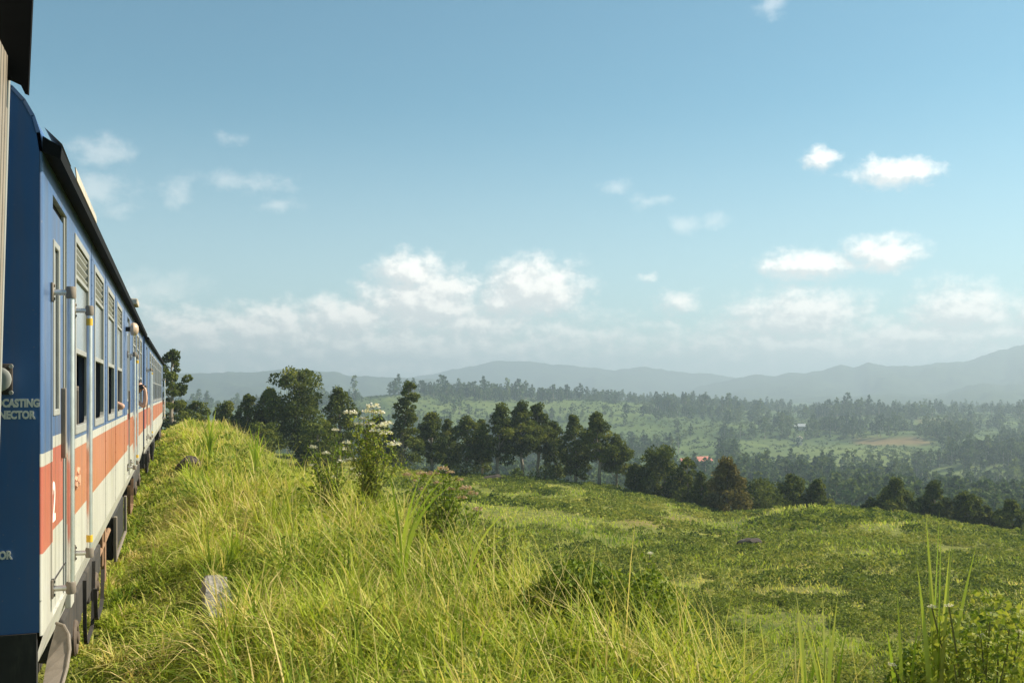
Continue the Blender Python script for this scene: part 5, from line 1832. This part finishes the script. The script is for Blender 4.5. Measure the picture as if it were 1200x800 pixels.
def head_mesh(parent, pos, face_dir, hair=True):
    f = Vector(face_dir).normalized(); up = Vector((0, 0, 1)); up = (up - f * up.dot(f)).normalized(); sd = f.cross(up)
    def sphere(r3, n, amt):
        bm = bmesh.new(); bmesh.ops.create_uvsphere(bm, u_segments=20, v_segments=14, radius=1)
        return bm
    bm = bmesh.new(); bmesh.ops.create_uvsphere(bm, u_segments=28, v_segments=20, radius=1)
    for v in bm.verts:                                  # x = side, y = forward, z = up
        a = v.co.copy()
        x, y, z = a.x * .074, a.y * .092, a.z * .115
        if z < 0: x *= 1 - .28 * (-a.z) ** 1.5; y += .012 * (-a.z) * max(0, a.y)
        if a.y > .75 and abs(a.x) < .2:                 # nose
            y += .022 * max(0, 1 - abs(a.x) / .2) * max(0, 1 - abs(a.z + .12) / .22)
        if a.y > .6 and abs(a.z - .12) < .12 and .25 < abs(a.x) < .55: y -= .007
        v.co = Vector(pos) + sd * x + f * y + up * z
    me = bpy.data.meshes.new('head'); bm.to_mesh(me); bm.free(); me.materials.append(M['skin']); finish(me, None, True)
    h = obj('head', me, parent)
    P0 = Vector(pos)
    for s in (-1, 1):
        b = MB(); b.lathe(P0 + sd * s * .03 + f * .080 + up * .014, f, [(0, .004), (.004, .011), (.008, .010), (.011, .004)], 8, 0); b.build('eye', M['eye'], h, True)
        e = MB(); e.lathe(P0 + sd * s * .068 - f * .01 + up * -.005, sd * s, [(0, .012), (.006, .026), (.012, .028), (.014, .018)], 10, 0); e.build('ear', M['skin'], h, True)
    b = MB(); b.tube([P0 + sd * -.022 + f * .083 - up * .052, P0 + f * .092 - up * .054, P0 + sd * .022 + f * .083 - up * .052], [.004, .007, .004], 6, 0); b.build('mouth', M['lips'], h, True)
    if hair:
        bm = bmesh.new(); bmesh.ops.create_uvsphere(bm, u_segments=24, v_segments=16, radius=1)
        dele = []
        for v in bm.verts:
            a = v.co.copy()
            if a.y > .35 and a.z < .48: dele.append(v)
            k = 1.10 + .05 * math.sin(a.x * 14 + a.z * 11)
            v.co = P0 + sd * a.x * .078 * k + f * (a.y * .094 * k - .008) + up * (a.z * .118 * k + (.0 if a.z > 0 else -.03 * max(0, -a.y)))
        bmesh.ops.delete(bm, geom=dele, context='VERTS')
        me = bpy.data.meshes.new('hair'); bm.to_mesh(me); bm.free(); me.materials.append(M['hair']); finish(me, None, True)
        o = obj('hair', me, parent)
        sol = o.modifiers.new('thickness', 'SOLIDIFY'); sol.thickness = .012; sol.offset = -1
    return h


def window_person():
    ox, oy = float(track_x(20)), 20.45
    root = thing('person', 'dark-haired person leaning out of a far window, forearms raised to hold a camera', 'person', (ox - .55, oy, -1.12))
    q = lambda x, y, z: Vector((x - (ox - .55), y - oy, z + 1.12))
    A = lambda dx, dy, z: q(ox + dx, oy + dy, z)
    # trunk and upper arms in one dark shirt
    J = [(A(-.52, .25, -.72), .15), (A(-.40, .15, -.45), .15), (A(-.20, .05, -.20), .145), (A(-.04, -.02, -.05), .07), (A(.0, -.05, .01), .055)]
    E = [(0, 1), (1, 2), (2, 3), (3, 4)]
    J += [(A(-.13, -.17, -.13), .062), (A(.06, -.22, -.20), .052)]; E += [(2, 5), (5, 6)]
    J += [(A(-.08, .17, -.13), .062), (A(.08, .20, -.22), .052)]; E += [(2, 7), (7, 8)]
    skin_body('shirt', J, E, M['shirt'], root)
    # arms: forearm up from the elbow, hand closed round the camera
    J = [(A(.02, -.20, -.18), .044), (A(.15, -.23, -.26), .042), (A(.17, -.24, -.10), .038), (A(.165, -.24, .01), .028)]
    E = [(0, 1), (1, 2), (2, 3)]
    hand_joints(J, E, 3, tuple(J[3][0]), (-.15, 0, 1), (-.9, .3, .2), .5, 1.05)
    skin_body('arm', J, E, M['skin'], root)
    J = [(A(.05, .19, -.21), .044), (A(.13, .14, -.27), .042), (A(.15, .02, -.13), .038), (A(.15, -.06, -.03), .028)]
    E = [(0, 1), (1, 2), (2, 3)]
    hand_joints(J, E, 3, tuple(J[3][0]), (0, -.5, .9), (-.8, .3, .3), .6, 1.05)
    skin_body('arm', J, E, M['skin'], root)
    head_mesh(root, A(.03, -.06, .115), (.55, -.8, .05))
    # the camera in the hands
    c = MB()
    p = A(.105, -.20, .115)
    c.box((p.x - .035, p.y - .065, p.z - .045), (p.x + .03, p.y + .065, p.z + .045), 0, .008)
    c.lathe((p.x + .02, p.y - .01, p.z - .004), (.8, -.6, 0), [(0, .03), (.05, .03), (.055, .024), (.056, .01)], 14, 0)
    o = c.build('camera', M['phone'], None)
    o.location = root.location
    tag(o, 'small black camera held up by the person at the far window', 'camera')


window_person()


def elbow_person():
    ox, oy = -0.68, 13.85
    root = thing('person', 'person inside an open window, only a bare elbow resting on the sill in view', 'person', (ox - .4, oy + .2, -1.12))
    A = lambda dx, dy, z: Vector((dx + .4, dy - .2, z + 1.12))
    J = [(A(-.42, .30, -.62), .15), (A(-.40, .26, -.40), .15), (A(-.36, .22, -.12), .14), (A(-.36, .2, .04), .06), (A(-.35, .19, .10), .055)]
    E = [(0, 1), (1, 2), (2, 3), (3, 4)]
    J += [(A(-.20, .14, -.05), .06), (A(-.10, .08, -.12), .05)]; E += [(2, 5), (5, 6)]
    skin_body('shirt', J, E, M['shirtw'], root)
    J = [(A(-.12, .10, -.11), .045), (A(.055, -.02, -.185), .042), (A(-.02, .16, -.175), .042), (A(-.06, .27, -.17), .029)]
    E = [(0, 1), (1, 2), (2, 3)]
    hand_joints(J, E, 3, tuple(J[3][0]), (-.2, 1, 0), (0, 0, -1), .35, 1.0)
    skin_body('arm', J, E, M['skin'], root)
    head_mesh(root, A(-.33, .17, .21), (.5, -.8, 0))


elbow_person()

# ------------------------------------------------------------------ air
hz = MB()
EXT = 5800
hz.box((-EXT, -EXT, ZMIN - 1.0), (EXT, EXT, max(ZMAX, 30) + 2.0))
hm = bpy.data.materials.new('haze_air')
hm.use_nodes = True
H = NT(hm.node_tree); H.n.clear()
pv = H.node('ShaderNodeVolumePrincipled')
pv.inputs['Color'].default_value = (0.56, 0.70, 0.80, 1)
pv.inputs['Density'].default_value = 0.00045
pv.inputs['Anisotropy'].default_value = 0.2
ho = H.node('ShaderNodeOutputMaterial')
H.l.new(pv.outputs[0], ho.inputs['Volume'])
hm.cycles.homogeneous_volume = True
tag(hz.build('haze', [hm]), kind='stuff')
